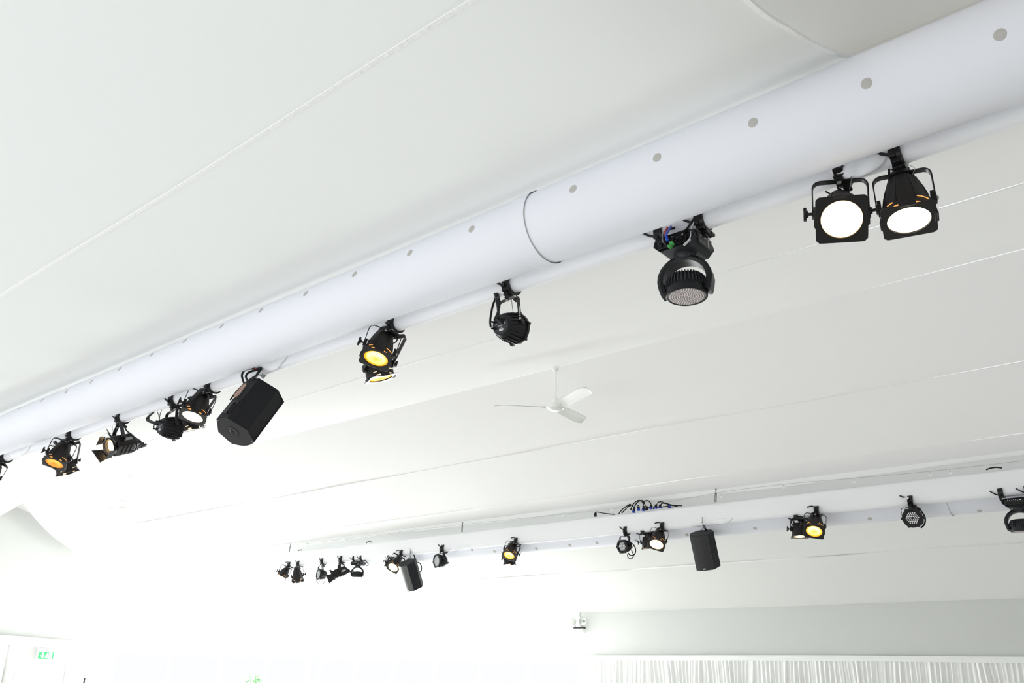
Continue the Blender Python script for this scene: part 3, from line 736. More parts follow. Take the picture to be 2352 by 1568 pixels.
def moving_head(label, cx_, Y, yaw, tiltphi, s=1.0, cables=(), drop=0.0, xoff=0.0):
    """wash light with base, arched yoke and round head; hangs from two clamps"""
    base = rig_point(cx_, Y)
    root = empty('moving_head_light', base, label, 'stage light', 'moving head lights on the pipes')
    for k in (-1, 1): clamp(root, T(k*0.105*s, 0, 0), s*0.95, 1)
    S = Matrix.Scale(s, 4)
    # base box: octagonal outline seen from the side, long axis along the pipe
    def bs(p):
        m = MB(); oc = [(-0.115, -0.13), (-0.125, -0.165), (-0.085, -0.205), (0.085, -0.205), (0.125, -0.165), (0.115, -0.13), (0.09, -0.118), (-0.09, -0.118)]
        ws = []; n = 8
        lay = [(-0.085, 0.80), (-0.115, 0.97), (0.115, 0.97), (0.085, 0.80)]
        vs = []
        for y, k in lay:
            for x, z in oc: vs.append((x*k, y, -0.16+(z+0.16)*k))
        fs = [list(range(8)), [24+i for i in range(8)][::-1]]
        for j in range(3):
            for i in range(8): fs.append((j*8+i, (j+1)*8+i, (j+1)*8+(i+1) % 8, j*8+(i+1) % 8))
        m.add(vs, fs); return m.build('base_housing', GREYPL, p, 20, bevel=0.004)
    bo = shared('mh_base', bs, root, T(0, 0, 0.028*s) @ R(yaw, 'Z') @ S @ Matrix.Scale(0.86, 4))
    shared('mh_recess', lambda p: MB().box((-0.01, -0.1095, -0.162), (0.17, 0.012, 0.054)).build('connector_bay', BLACK2, p, 20, bevel=0.002), bo)
    def plugs(p):
        m = MB()
        for k in range(5): m.lathe([(0.009, 0), (0.009, 0.014), (0.006, 0.016), (0.006, 0.03)], 10, T(-0.07+0.03*k, -0.115, -0.168) @ R(90, 'X'))
        return m.build('connector', BLACK2, p, 30, kind='stuff')
    shared('mh_plugs', plugs, bo)
    def leds(p):
        m = MB()
        for k in range(7): m.box((-0.06+0.018*k, -0.1155, -0.138-0.004*(k % 3)), (0.006, 0.002, 0.004))
        m.box((0.055, -0.1155, -0.142), (0.010, 0.002, 0.01)); return m.build('white_print', PAPER, p, 0, kind='stuff')
    shared('mh_print', leds, bo)
    def side(p):
        m = MB(); m.box((0.122, 0.0, -0.160), (0.006, 0.15, 0.062)); return m.build('display_panel', BLACK2, p, 20, bevel=0.002)
    dp = shared('mh_side', side, bo)
    def glyph(p):
        m = MB()
        for y, z in ((-0.045, -0.143), (-0.012, -0.143), (-0.045, -0.177), (-0.012, -0.177)):
            for j in (-1, 1):
                m.box((0.1256, y+0.005*j, z), (0.0008, 0.0018, 0.012)); m.box((0.1256, y+0.005*j, z+0.006*j), (0.0008, 0.006, 0.0018))
        m.box((0.1256, 0.035, -0.16), (0.0008, 0.012, 0.05)); return m.build('panel_marking', INK, p, 0, kind='stuff')
    shared('mh_glyph', glyph, dp)
    for bx_ in (-0.10, 0.10): shared('mh_bracket%d' % (bx_*100), lambda p: MB().box((bx_, 0, -0.112), (0.03, 0.16, 0.01)).build('omega_bracket', STEEL, p, 20), bo)
    # yoke
    Ym = T(0, 0, (0.028-0.205*0.86-0.004)*s) @ R(yaw+tiltphi[0], 'Z') @ S
    def yk(p):
        m = MB(); pts = [Vector((-0.098, 0, -0.188)), Vector((-0.107, 0, -0.155))]
        for k in range(13):
            q = math.radians(180-15*k); pts.append(Vector((0.111*math.cos(q), 0, -0.125+0.105*math.sin(q))))
        pts += [Vector((0.107, 0, -0.155)), Vector((0.098, 0, -0.188))]
        prof = [(-0.014, -0.036), (-0.014, 0.036), (0.0, 0.042), (0.013, 0.034), (0.013, -0.034), (0.0, -0.042)]
        m.sweep(pts, prof, Vector((0, 1, 0))); return m.build('yoke_arch', PLASTIC, p, 40)
    yo = shared('mh_yoke', yk, root, Ym)
    shared('mh_collar', lambda p: MB().lathe([(0.045, -0.024), (0.052, -0.012), (0.052, 0.004)], 24).build('pan_collar', GREYPL, p, 35), yo)
    shared('mh_cover', lambda p: MB().prism([(0.040*math.cos(2*math.pi*k/24), 0.017*math.sin(2*math.pi*k/24)) for k in range(24)], -0.003, 0.003, T(0, -0.043, -0.014) @ R(90, 'X')).build('yoke_badge', GREYPL, p, 30, bevel=0.001), yo)
    # head
    Hm = Ym @ T(0, 0, -0.150) @ R(tiltphi[1], 'X') @ R(180, 'X')
    def hd(p):
        m = MB(); m.lathe([(0.0, -0.055), (0.055, -0.052), (0.078, -0.035), (0.086, -0.012), (0.090, 0.02), (0.093, 0.040), (0.093, 0.052), (0.086, 0.055), (0.084, 0.050)], 40, cap=False)
        for sx in (-1, 1): m.lathe([(0.022, 0.0), (0.022, 0.02)], 16, T(sx*0.082, 0, 0) @ R(90*sx, 'Y'))
        return m.build('head_housing', PLASTIC, p, 35)
    ho = shared('mh_head', hd, root, Hm)
    def fins(p):
        m = MB()
        for k in range(36):
            q = math.radians(10*k); m.sweep([Vector((r*math.cos(q), r*math.sin(q), z)) for r, z in ((0.070, -0.046), (0.083, -0.034), (0.091, -0.010), (0.0925, 0.015))], [(-0.0022, -0.003), (0.0022, -0.003), (0.0022, 0.004), (-0.0022, 0.004)], Vector((math.cos(q), math.sin(q), 0)))
        return m.build('cooling_fins', GREYPL, p, 20, kind='stuff')
    shared('mh_fins', fins, ho)['kind'] = 'stuff'
    shared('mh_plate', lambda p: MB().lathe([(0.0005, 0.050), (0.084, 0.050)], 40, cap=False).build('led_plate', INK, p, 0), ho)
    def arr(p):
        m = MB()
        for ring_, (r, n) in enumerate(((0.0105, 6), (0.021, 12), (0.0315, 18), (0.042, 24), (0.0525, 30), (0.063, 36), (0.0735, 42))):
            for k in range(n):
                q = 2*math.pi*k/n+ring_*0.1; m.lathe([(0.0047, 0.0505), (0.0044, 0.053), (0.0022, 0.0548), (0.0003, 0.055)], 6, T(r*math.cos(q), r*math.sin(q), 0), cap=False)
        return m.build('led_array', LEDPINK, p, 60, kind='stuff')
    shared('mh_arr', arr, ho)['kind'] = 'stuff'
    wires(root, base, cables)
    return root

K = CABLE
# ---- nearer row, right to left
par_lamp('bright white spotlight facing the viewer, nearest row, second from right', (1928, 417), (1931, 487), 92, 70, HOTW, side=-1, hphi=0, knobside=-1, slots=None,
         cables=[('power_lead', K, 0.004, [(1897, 412, 0), (1894, 430, .02), (1898, 440, .05), (1912, 447, .08)])])
par_lamp('biggest spotlight, rightmost of the nearer row, dark flared body with white-hot lens', (2069, 400), (2081, 468), 86, 40, HOT, side=-1, hphi=-9, knobside=-1,
         cables=[('power_lead', K, 0.005, [(2042, 388, 0), (2044, 420, 0.01), (2050, 440, .03), (2060, 438, .06)])])
moving_head('moving head light with arched yoke and round face of LEDs, hung below the nearer duct', 1568, PY, 0, (16, -3), 1.0, cables=[
    ('power_lead', K, 0.006, [(1540, 560, -.14), (1548, 545, -.13), (1575, 528, -.10), (1592, 505, -.05), (1600, 495, 0)]),
    ('power_lead', K, 0.005, [(1533, 567, -.14), (1524, 548, -.13), (1530, 530, -.08), (1560, 520, -.02), (1580, 505, 0)]),
    ('blue_taped_cable', BLUE, 0.0065, [(1534, 553, -.145), (1530, 541, -.14), (1535, 529, -.10), (1541, 521, -.06)]),
    ('red_taped_cable', RED, 0.006, [(1529, 540, -.13), (1529, 531, -.10), (1533, 523, -.06)]),
    ('grey_cable', STEEL, 0.004, [(1534, 566, -.14), (1523, 552, -.13), (1523, 538, -.10), (1530, 526, -.04)]),
    ('green_tape', GREEN, 0.0085, [(1541, 556, -.15), (1546, 562, -.15)]), ('green_tape', GREEN, 0.0085, [(1536, 564, -.15), (1541, 569, -.15)]),
    ('safety_wire', CHROME, 0.003, [(1572, 563, -.16), (1582, 551, -.15), (1586, 541, -.13), (1588, 528, -.09), (1594, 507, -.05)]),
    ('snap_hook', CHROME, 0.0055, [(1571, 563, -.165), (1585, 549, -.155)])])
led_par('LED spotlight turned away showing its grey control panel and hanging leads', (1166, 687), (1172, 752), 14, -52, side=-1, hw=0.068, tags=[('white_sticker', 0.0695, -0.030, 0.018, 0.028), ('printed_strip', 0.0695, -0.075, 0.006, 0.05)], cables=[
    ('power_lead', K, 0.006, [(1135, 735, -.12), (1143, 718, -.10), (1147, 700, -.08), (1138, 680, -.04), (1133, 662, 0), (1142, 655, .02)]),
    ('power_lead', K, 0.006, [(1127, 750, -.12), (1126, 735, -.10), (1131, 705, -.06), (1139, 680, -.02), (1141, 656, .02)]),
    ('power_lead', K, 0.006, [(1155, 742, -.12), (1147, 730, -.12), (1144, 712, -.10), (1147, 690, -.06), (1144, 675, -.02), (1151, 658, .02)]),
    ('power_lead', K, 0.006, [(1141, 733, -.12), (1144, 710, -.10), (1140, 690, -.06), (1140, 670, -.02)]),
    ('safety_wire', STEEL, 0.002, [(1173, 655, -.03), (1175, 690, 0), (1179, 720, 0)])])
par_lamp('amber spotlight aimed down left, in the middle of the nearer row, hiding another lamp', (888, 757), (872, 800), 117, 36, AMBER, side=-1, hphi=24, s=0.95, knobside=-1,
         cables=[('power_lead', K, 0.004, [(914, 752, 0), (914, 770, 0.02), (911, 783, .02), (904, 788, 0)])])
par_lamp('amber spotlight partly hidden below the middle one of the nearer row', (900, 775), (868, 842), 69, 10, AMBER, side=1, dyp=0.16, hphi=-20, s=0.97, knobside=1, slots=GLOWW)
par_lamp('spotlight with pale hot lens beside the wedge speaker, nearer row', (468, 901), (452, 936), 115, 27, HOT, side=-1, hphi=24, s=0.98, knobside=-1)
par_lamp('spotlight aimed away below the pale hot one, grey sunlit side, nearer row', (470, 915), (436, 965), 72, 4, HOTW, side=1, dyp=0.16, hphi=-18, s=0.95, knobside=1, slots=GLOWW)
led_par('LED spotlight seen from behind with looping leads, left of the wedge speaker', (395, 944), (392, 982), 8, -28, side=-1, hw=0.072, s=1.05, cables=[
    ('power_lead', K, 0.007, [(366, 974, -.05), (350, 971, -.03), (337, 964, 0), (342, 955, 0), (362, 940, 0), (382, 925, 0), (387, 917, 0)]),
    ('power_lead', K, 0.007, [(366, 970, -.05), (350, 968, -.03), (341, 961, .02), (350, 950, .02), (374, 934, .02), (388, 919, 0)]),
    ('thin_wire', K, 0.003, [(366, 970, -.05), (367, 955, -.04), (371, 941, 0)]), ('thin_wire', K, 0.003, [(366, 968, -.05), (365, 955, -.04), (361, 945, 0)]),
    ('power_lead', K, 0.004, [(367, 974, -.05), (355, 976, -.05), (354, 983, -.05), (360, 985, -.05)])])
fresnel('black spotlight with open barn doors facing left, nearer row', (269, 981), (276, 1021), 168, 32, side=-1, s=1.0, flaps=(2, 8, 2, 62), cables=[
    ('power_lead', K, 0.006, [(286, 972, 0), (287, 981, 0), (292, 990, 0), (304, 999, 0), (312, 1009, 0), (314, 1018, 0), (312, 1030, 0), (305, 1036, 0), (299, 1034, 0), (297, 1029, 0)]),
    ('safety_wire', STEEL, 0.0025, [(260, 973, 0), (258, 983, 0), (263, 993, 0), (272, 1001, 0)]),
    ('thin_wire', STEEL, 0.0015, [(229, 1018, -.05), (232, 1005, -.05), (240, 997, -.03), (251, 995, 0), (262, 998, 0)])])
par_lamp('deep orange spotlight at left, paired with a lamp aimed right, nearer row', (151, 1013), (135, 1046), 124, 24, AMBER2, side=-1, hphi=33, s=1.02, knobside=-1)
par_lamp('spotlight aimed down right behind the deep orange one, nearer row', (158, 1022), (150, 1066), 66, -8, HOTW, side=1, dyp=0.16, hphi=-22, s=1.0, knobside=1, slots=GLOWW)
par_lamp('spotlight cut off by the left edge of the picture, nearer row', (-5, 1062), (-22, 1090), 118, 10, AMBER, side=-1, hphi=28, s=1.0, knobside=-1)

# ---- farther row, left to right
FS = 1.22
par_lamp('spotlight at the left end of the farther row, aimed down left', (659, 1301), (651, 1318), 137, 16, HOT, Y=QY, side=-1, s=1.1, lever=-1, hphi=60)
par_lamp('spotlight seen from behind, second from the left end of the farther row', (681, 1303), (683, 1321), 89, -24, HOTW, Y=QY, side=-1, s=1.15, hphi=-3, slots=GLOWW, knobside=1, chrome=False)
led_par('LED spotlight facing left with a coiled lead below, farther row left part', (736, 1298), (738, 1319), 184, 24, Y=QY, side=-1, s=1.15, face='glass', cables=[
    ('power_lead', K, 0.006, [(742, 1325, 0), (746, 1331, 0), (744, 1338, 0), (736, 1341, 0), (729, 1337, 0), (726, 1329, 0)]),
    ('power_lead', K, 0.005, [(744, 1330, 0), (741, 1336, 0), (735, 1336, 0), (731, 1330, 0)]),
    ('power_lead', K, 0.006, [(741, 1293, 0), (739, 1300, 0), (740, 1310, 0)])])
fresnel('black barn door spotlight near the left end of the farther row', (779, 1295), (780, 1315), 158, 12, Y=QY, side=-1, s=1.25, lit=False, flaps=(10, 10, 10, 50), cables=[
    ('power_lead', K, 0.006, [(788, 1288, 0), (791, 1297, 0), (796, 1309, 0)])])
moving_head('small moving head light in the left part of the farther row', 824, QY, 0, (34, 2), 0.98, cables=[
    ('power_lead', K, 0.007, [(834, 1280, 0), (842, 1290, 0), (846, 1296, 0), (842, 1299, 0)])])
par_lamp('glowing spotlight beside the speaker with sunlit grey grille, farther row', (917, 1276), (908, 1295), 125, 42, HOTW, Y=QY, side=-1, dyp=0.05, s=1.12, hphi=35, lever=-1)
par_lamp('spotlight half hidden behind the one left of the grey speaker, farther row', (902, 1281), (897, 1292), 110, 0, AMBER, Y=QY, side=1, dyp=0.07, s=0.95, hphi=10, chrome=True, slots=None)
led_par('LED spotlight facing left, just right of the grey-grilled speaker', (1011, 1270), (1011, 1288), 180, 32, Y=QY, side=-1, s=1.3, face='glass', cables=[
    ('power_lead', K, 0.008, [(1016, 1264, 0), (1022, 1274, 0), (1026, 1287, 0), (1024, 1296, 0), (1018, 1296, 0)]),
    ('safety_wire', STEEL, 0.003, [(1006, 1264, 0), (1003, 1271, 0), (1006, 1279, 0), (1013, 1280, 0), (1016, 1273, 0)])])
par_lamp('amber spotlight alone in the centre of the farther row', (1180, 1246), (1173, 1265), 106, 38, AMBER, Y=QY, side=-1, s=1.12, hphi=18, knobside=1, lever=-1, cables=[
    ('power_lead', K, 0.006, [(1180, 1233, 0), (1170, 1240, 0), (1160, 1248, 0), (1157, 1252, 0), (1166, 1250, 0)])])
par_lamp('spotlight hanging below and behind the central amber one, farther row', (1182, 1254), (1171, 1284), 72, -4, HOTW, Y=QY, side=1, dyp=0.09, s=1.0, hphi=-22, slots=None)
led_par('LED spotlight with a small dotted face, left of the lamp pair by the black speaker', (1435, 1231), (1435, 1254), 172, 48, Y=QY, side=-1, s=1.12, chrome=False, cables=[
    ('power_lead', K, 0.008, [(1440, 1222, 0), (1444, 1240, 0), (1456, 1252, 0), (1460, 1263, 0), (1457, 1273, 0), (1448, 1275, 0), (1443, 1270, 0)]),
    ('power_lead', K, 0.007, [(1450, 1262, 0), (1455, 1275, 0), (1450, 1283, 0), (1443, 1280, 0), (1441, 1273, 0)])])
par_lamp('white-hot spotlight left of the black speaker, farther row', (1517, 1215), (1511, 1238), 106, 42, HOTW, Y=QY, side=-1, s=1.18, hphi=14, lever=-1)
par_lamp('spotlight aimed down behind the white-hot one by the black speaker', (1487, 1223), (1490, 1243), 84, 2, HOTW, Y=QY, side=1, dyp=0.07, s=1.12, hphi=-4, chrome=True, slots=None)
par_lamp('amber spotlight facing the viewer in the right part of the farther row', (1873, 1180), (1871, 1206), 93, 44, AMBER, Y=QY, side=-1, s=1.22, hphi=5, lever=-1)
par_lamp('spotlight leaning right, behind the amber one in the right part of the farther row', (1839, 1191), (1838, 1214), 63, 4, HOTW, Y=QY, side=1, dyp=0.07, s=1.18, hphi=-24, chrome=True, slots=None, cables=[
    ('power_lead', K, 0.006, [(1827, 1182, 0), (1822, 1191, 0), (1818, 1199, 0), (1821, 1207, 0), (1826, 1209, 0)])])
led_par('LED spotlight with bright dots facing the viewer, rightmost of its kind', (2091, 1165), (2096, 1191), 195, 68, Y=QY, side=-1, s=1.28, hphi=-4, chrome=True, cables=[
    ('power_lead', K, 0.009, [(2098, 1158, 0), (2108, 1166, 0), (2118, 1176, 0), (2125, 1190, 0), (2123, 1204, 0), (2115, 1212, 0)]),
    ('power_lead', K, 0.007, [(2100, 1160, 0), (2110, 1172, 0), (2119, 1190, 0), (2120, 1200, 0), (2112, 1206, 0)]),
    ('safety_wire', CHROME, 0.003, [(2088, 1157, 0), (2078, 1160, 0), (2080, 1166, 0), (2088, 1169, 0)])])
moving_head('moving head light cut off by the right edge of the picture, farther row', 2330, QY, 0, (6, 4), 1.2)

# ------------------------------------------------------------------ loudspeakers
def speaker(label, dm, tr, Rm, side_m, grille_vis, hang, group, badge=False):
    w1, w2, d1, a, d2, H = dm
    Mw = Matrix(Rm).to_4x4(); loc = Vector(tr)+Vector((0, 0, ZC))
    root = empty('loudspeaker', loc, label, 'loudspeaker', group); root.rotation_euler = Mw.to_euler()
    arc = [(a*(1-2*k/8), -d2-0.028*math.sin(math.pi*k/8)) for k in range(9)]
    outl = [(-w1, 0), (w1, 0), (w2, -d1), (a, -d2+0.012), (-a, -d2+0.012), (-w2, -d1)][::-1]
    m = MB(); m.prism(outl, 0.004, H-0.004); cb_ = m.build('cabinet', SPKPAINT, root, 20, bevel=0.004)
    front = [(a, -d2+0.012)] + arc + [(-a, -d2+0.012)]
    MB().prism(front[::-1], 0.006, H-0.006).build('grille', grille_vis, root, 30, bevel=0.002)
    for z0, z1 in ((0.0, 0.004), (H-0.004, H)):
        MB().prism(([(-w1, 0), (w1, 0), (w2, -d1)]+arc+[(-w2, -d1)])[::-1], z0, z1).build('end_plate', side_m, root, 30)
    # pole socket on the bottom end
    Ms = T(0.0, -d2*0.52, 0)
    MB().lathe([(0.044, 0.001), (0.044, -0.003), (0.026, -0.003), (0.020, 0.001), (0.018, 0.03)], 28, Ms, cap=False).build('pole_socket', BLACK2, root, 35)
    MB().lathe([(0.0005, -0.0005), (0.017, -0.0005)], 20, Ms, cap=False).build('socket_hole', CABLE, root, 0)
    sr = MB(); sr.sweep([Vector((0.0195*math.cos(math.radians(t)), -d2*0.52+0.0195*math.sin(math.radians(t)), -0.004)) for t in range(-60, 100, 16)], [(-.001, -.001), (.001, -.001), (.001, .001), (-.001, .001)], Vector((0, 0, 1))); sr.build('socket_rim', CHROME, root, 30)
    for x, y in ((w1*0.9, -0.012), (w2*0.92, -d1), (a*0.92, -d2+0.01), (-a*0.92, -d2+0.01)):
        MB().lathe([(0.004, -0.002), (0.004, 0.001)], 8, T(x, y, 0)).build('corner_screw', CHROME, root, 0)
    # handle recess and rear bay
    MB().prism([(-w1*0.8, 0.001), (w1*0.8, 0.001), (w1*0.8, 0.004), (-w1*0.8, 0.004)], H*0.12, H*0.42).build('connector_recess', BLACK2, root, 0)
    MB().tube([(-w1*0.3, 0.004, H*0.10), (-w1*0.3, 0.010, H*0.14), (-w1*0.3, 0.010, H*0.34), (-w1*0.3, 0.004, H*0.38)], 0.005, 8).build('handle', BLACK2, root, 50)
    if badge:
        MB().box((0.0, -d2-0.031, 0.022), (0.035, 0.003, 0.012)).build('name_badge', PAPER, root, 0, bevel=0.001)
    Mi = (T(*loc) @ Mw).inverted()
    for nm, m_, r, pts in hang:
        MB().tube([Mi @ at(*q) for q in pts], r, 6, sm=5).build(nm, m_, root, 60)
    return root
sp = speaker('wedge-shaped black loudspeaker hung tilted between the nearer row of lights', [0.054, 0.144, 0.119, 0.113, 0.233, 0.377], (-4.8667, 2.8325, 1.513),
        [[-0.9869, 0.1607, 0.0128], [-0.1327, -0.8549, 0.5015], [0.0915, 0.4932, 0.8651]], SPKSIDE, SPKPAINT, [
    ('speaker_cable', K, 0.008, [(561, 881, 3.02), (557, 870, 3.02), (556, 860, 3.02), (562, 850, 3.04), (575, 846, 3.06), (594, 847, 3.07)]),
    ('speaker_cable', K, 0.008, [(569, 875, 3.02), (565, 866, 3.02), (567, 859, 3.02), (576, 853, 3.04), (596, 848, 3.07)]),
    ('tie_strap', K, 0.010, [(583, 872, 3.03), (591, 859, 3.05), (597, 850, 3.07), (599, 846, 3.07), (595, 845, 3.07)]),
    ('red_tape', RED, 0.0095, [(586, 847.5, 3.058), (590, 847.2, 3.063)]),
    ('hanging_bolt', STEEL, 0.009, [(594, 843, 3.08), (594.5, 837, 3.08)]),
    ('hanging_strap', K, 0.006, [(529, 918, 3.0), (545, 897, 3.0), (570, 874, 3.01), (590, 861, 3.03)]),
    ('hanging_strap', K, 0.006, [(531, 925, 3.0), (550, 905, 3.0), (575, 877, 3.01), (594, 858, 3.03)])], None)
Mi = (T(*sp.location) @ sp.rotation_euler.to_matrix().to_4x4()).inverted()
pl = [(0.030*math.cos(t*math.pi/8)*(1.0 if math.sin(t*math.pi/8) < 0 else 0.8)+0.012, 0.246+0.070*math.sin(t*math.pi/8)) for t in range(16)]
MB().add([(x, 0.016, z) for x, z in pl]+[(x, 0.020, z) for x, z in pl], [list(range(16)), list(range(16, 32))[::-1]]+[(i, 16+i, 16+(i+1) % 16, (i+1) % 16) for i in range(16)]).build('flying_plate', mat('reflective_brown_plate', (0.40, 0.25, 0.19), 0.35, 0.3, noise=0.6, nscale=40), sp, 0)
q = [(596, 861), (603, 858), (612.5, 862), (604, 870.5)]
MB().add([tuple(Mi @ at(x, y, 3.10)) for x, y in q]+[tuple(Mi @ at(x, y, 3.11)) for x, y in q], [list(range(4)), list(range(4, 8))[::-1]]+[(i, 4+i, 4+(i+1) % 4, (i+1) % 4) for i in range(4)]).build('clamp_plate', STEEL, sp, 0)
GRG = mat('grey_sunlit_grille', (0.10, 0.105, 0.10), 0.35, noise=0.5, nscale=160, bump=0.5, bscale=200)  # sunlight on the left speaker's grille put into a lighter base colour
speaker('black loudspeaker hanging by chain in the right part of the farther row', [0.085, 0.161, 0.118, 0.121, 0.286, 0.462], (-5.4267, 10.6552, 1.4413),
        [[0.9896, -0.1388, 0.0367], [0.1423, 0.9152, -0.3771], [0.0187, 0.3784, 0.9254]], SPKSIDE, GRILLE, [
    ('chain', STEEL, 0.007, [(1613, 1187, 10.30), (1613, 1197, 10.30), (1612, 1203, 10.31), (1616, 1212, 10.36)]),
    ('snap_hook', CHROME, 0.006, [(1610, 1199, 10.30), (1612, 1205, 10.30), (1617, 1211, 10.33), (1620, 1216, 10.38)]),
    ('speaker_cable', K, 0.010, [(1613, 1205, 10.35), (1618, 1210, 10.36), (1621, 1215, 10.40), (1623, 1220, 10.46)]),
    ('safety_wire', STEEL, 0.005, [(1616, 1210, 10.34), (1611, 1217, 10.38), (1610, 1222, 10.42), (1615, 1222, 10.44)])], 'hanging loudspeakers of the farther row', badge=True)
speaker('loudspeaker with sunlit grey grille hanging in the left part of the farther row', [0.08, 0.16, 0.13, 0.098, 0.29, 0.471], (-11.0802, 10.7142, 1.454),
        [[0.9978, -0.0372, 0.0546], [0.0598, 0.8591, -0.5083], [-0.028, 0.5104, 0.8595]], SPKSIDE, GRG, [
    ('chain', STEEL, 0.009, [(942, 1260, 10.30), (942, 1268, 10.30), (942, 1276, 10.32), (945, 1284, 10.38)]),
    ('snap_hook', BLACK2, 0.010, [(944, 1265, 10.31), (943, 1272, 10.32)]),
    ('speaker_cable', K, 0.011, [(949, 1270, 10.38), (952, 1278, 10.42), (954, 1286, 10.5)]),
    ('speaker_cable', K, 0.009, [(957, 1291, 10.6), (963, 1292, 10.6), (968, 1300, 10.6), (968, 1309, 10.6), (965, 1313, 10.6)]),
    ('safety_wire', STEEL, 0.007, [(944, 1279, 10.34), (937, 1283, 10.36), (934, 1288, 10.4), (941, 1289, 10.4)])], 'hanging loudspeakers of the farther row', badge=True)

# ------------------------------------------------------------------ ceiling fans
def fan(label, pt, blades, s=1.0, rod=0.335):
    root = empty('ceiling_fan', pt, label, 'ceiling fan', 'fans hanging from the ridge')
    MB().lathe([(0.016, -0.022), (0.028, -0.014), (0.032, -0.0), (0.032, 0.012)], 20).build('canopy', WHITEP, root, 40)
    MB().lathe([(0.011, -rod), (0.011, -0.02)], 12).build('down_rod', WHITEP, root, 40)
    MB().lathe([(0.014, -rod+0.02), (0.028, -rod+0.012), (0.036, -rod-0.03), (0.040, -rod-0.055)], 20).build('rod_cover', WHITEP, root, 40)
    mo = MB().lathe([(0.0, -rod-0.066), (0.078, -rod-0.066), (0.090, -rod-0.074), (0.092, -rod-0.098), (0.084, -rod-0.106), (0.075, -rod-0.104), (0.073, -rod-0.110), (0.05, -rod-0.122), (0.0, -rod-0.127)], 36, cap=False).build('motor_housing', WHITEP, root, 30)
    MB().lathe([(0.045, -rod-0.060), (0.045, -rod-0.066)], 20).build('motor_gap', INK, mo, 0)
    for az in blades:
        m = MB(); vs = []; n = 26
        for j in (0, 1):
            for i in range(n+1):
                t = i/n; r = 0.10+0.54*t; w = (0.056+0.018*t)*math.sqrt(max(0.12, 1-(max(0, t-0.80)/0.21)**2))*min(1, 0.45+t*5); bend = 0.012*t
                for e in (-1, 0, 1): vs.append((r, e*w, bend-0.020*e+(0.004 if e == 0 else 0)+0.003*j))
        k = 3; fs = []
        for j in (0, 1):
            o = j*(n+1)*3
            for i in range(n):
                for e in (0, 1): a = o+i*3+e; fs.append((a, a+1, a+4, a+3) if j else (a, a+3, a+4, a+1))
        m.add(vs, fs); m.build('blade', WHITEP, root, 60, world=T(0, 0, -rod-0.082) @ R(az, 'Z'))
        MB().box((0.100, 0, 0.004), (0.03, 0.022, 0.006)).build('blade_bracket', WHITEP, root, 0, world=T(0, 0, -rod-0.082) @ R(az, 'Z'))
    return root
p1 = at(1276, 842, RY); p1.z = Z(RZ)-0.02
fan('white three-bladed ceiling fan on a rod, in the middle of the ceiling', p1, (-142, 98, -22))
p2 = at(298, 1092, RY); p2.z = Z(RZ)-0.02
fan('white ceiling fan far away at the left, washed out by daylight', p2, (-150, 90, -30), rod=0.44)

# ------------------------------------------------------------------ emergency light
e0 = at(1330, 1454, 14.62)
em = empty('emergency_light', e0, 'white twin-spot emergency light high on the long back wall', 'emergency light')
MB().box((0, 0.02, 0.045), (0.235, 0.09, 0.085)).build('battery_box', WHITEP, em, 0, bevel=0.004)
MB().box((0, 0.018, 0.105), (0.24, 0.094, 0.032)).build('dark_band', GREYPL, em, 0, bevel=0.003)
MB().box((0.085, -0.0255, 0.045), (0.06, 0.003, 0.075)).build('test_panel', mat('pale_green_panel', (0.6, 0.66, 0.56), 0.5), em, 0)
MB().box((0.0, 0.05, 0.215), (0.055, 0.02, 0.19)).build('mounting_bracket', WHITEP, em, 0, bevel=0.004)
MB().tube([(0.0, 0.05, 0.30), (-0.008, 0.045, 0.36), (0.005, 0.05, 0.40)], 0.007, 6).build('feed_cable', INK, em, 50)
for sx, d in ((-1, (-0.95, -0.25, 0.1)), (1, (0.35, -0.95, -0.12))):
    h = MB().lathe([(0.0, -0.045), (0.05, -0.04), (0.078, -0.008), (0.084, 0.0), (0.084, 0.012), (0.078, 0.014), (0.072, 0.004)], 28, cap=False).build('lamp_head', WHITEP, em, 40, world=T(sx*0.12, -0.02, 0.225) @ frame(Vector((0, 0, 1)), Vector(d)))
    MB().lathe([(0.0005, -0.012), (0.04, -0.006), (0.074, 0.006)], 24, cap=False).build('reflector', mat('reflector', (0.75, 0.78, 0.76), 0.2, 0.8), h, 60)
    MB().lathe([(0.081, 0.010), (0.086, 0.012), (0.086, 0.016), (0.081, 0.017)], 32, cap=False).build('rim', INK, h, 30)
    MB().lathe([(0.010, -0.01), (0.010, 0.02), (0.0, 0.024)], 10).build('bulb', INK, h, 40)
    MB().lathe([(0.012, 0.12), (0.012, 0.15)], 10, T(sx*0.09, -0.01, 0)).build('swivel_joint', INK, em, 30)

# ------------------------------------------------------------------ exit sign
XG = XL+0.25
a_ = atx(86.5, 1488.5, XG); b_ = atx(129.5, 1489.5, XG); c_ = atx(82, 1515.5, XG)
cen = (b_+c_)/2; W_ = abs(b_.y-a_.y); H_ = abs(a_.z-c_.z)
ex = empty('exit_sign', cen, 'lit green exit sign with white arrow hanging in front of the left end curtain', 'exit sign')
Me = frame(Vector((0, 1, 0)), Vector((0, 0, 1)))      # local x = world y, local y = -world x
MB().box((0, 0.02, 0), (W_, 0.04, H_)).build('casing', WHITEP, ex, 0, bevel=0.004, world=Me)
GRN = mat('lit_green_panel', (0.0, 0.3, 0.08), 0.4, emit=(0.10, 0.84, 0.20), estr=1.05)
WHT = mat('lit_white_symbol', (0.9, 0.9, 0.9), 0.4, emit=(1, 1, 1), estr=1.6)
pw, ph_ = W_*0.80, H_*0.60
MB().box((0.0, -0.003, -H_*0.08), (pw, 0.006, ph_)).build('green_panel', GRN, ex, 0, world=Me)
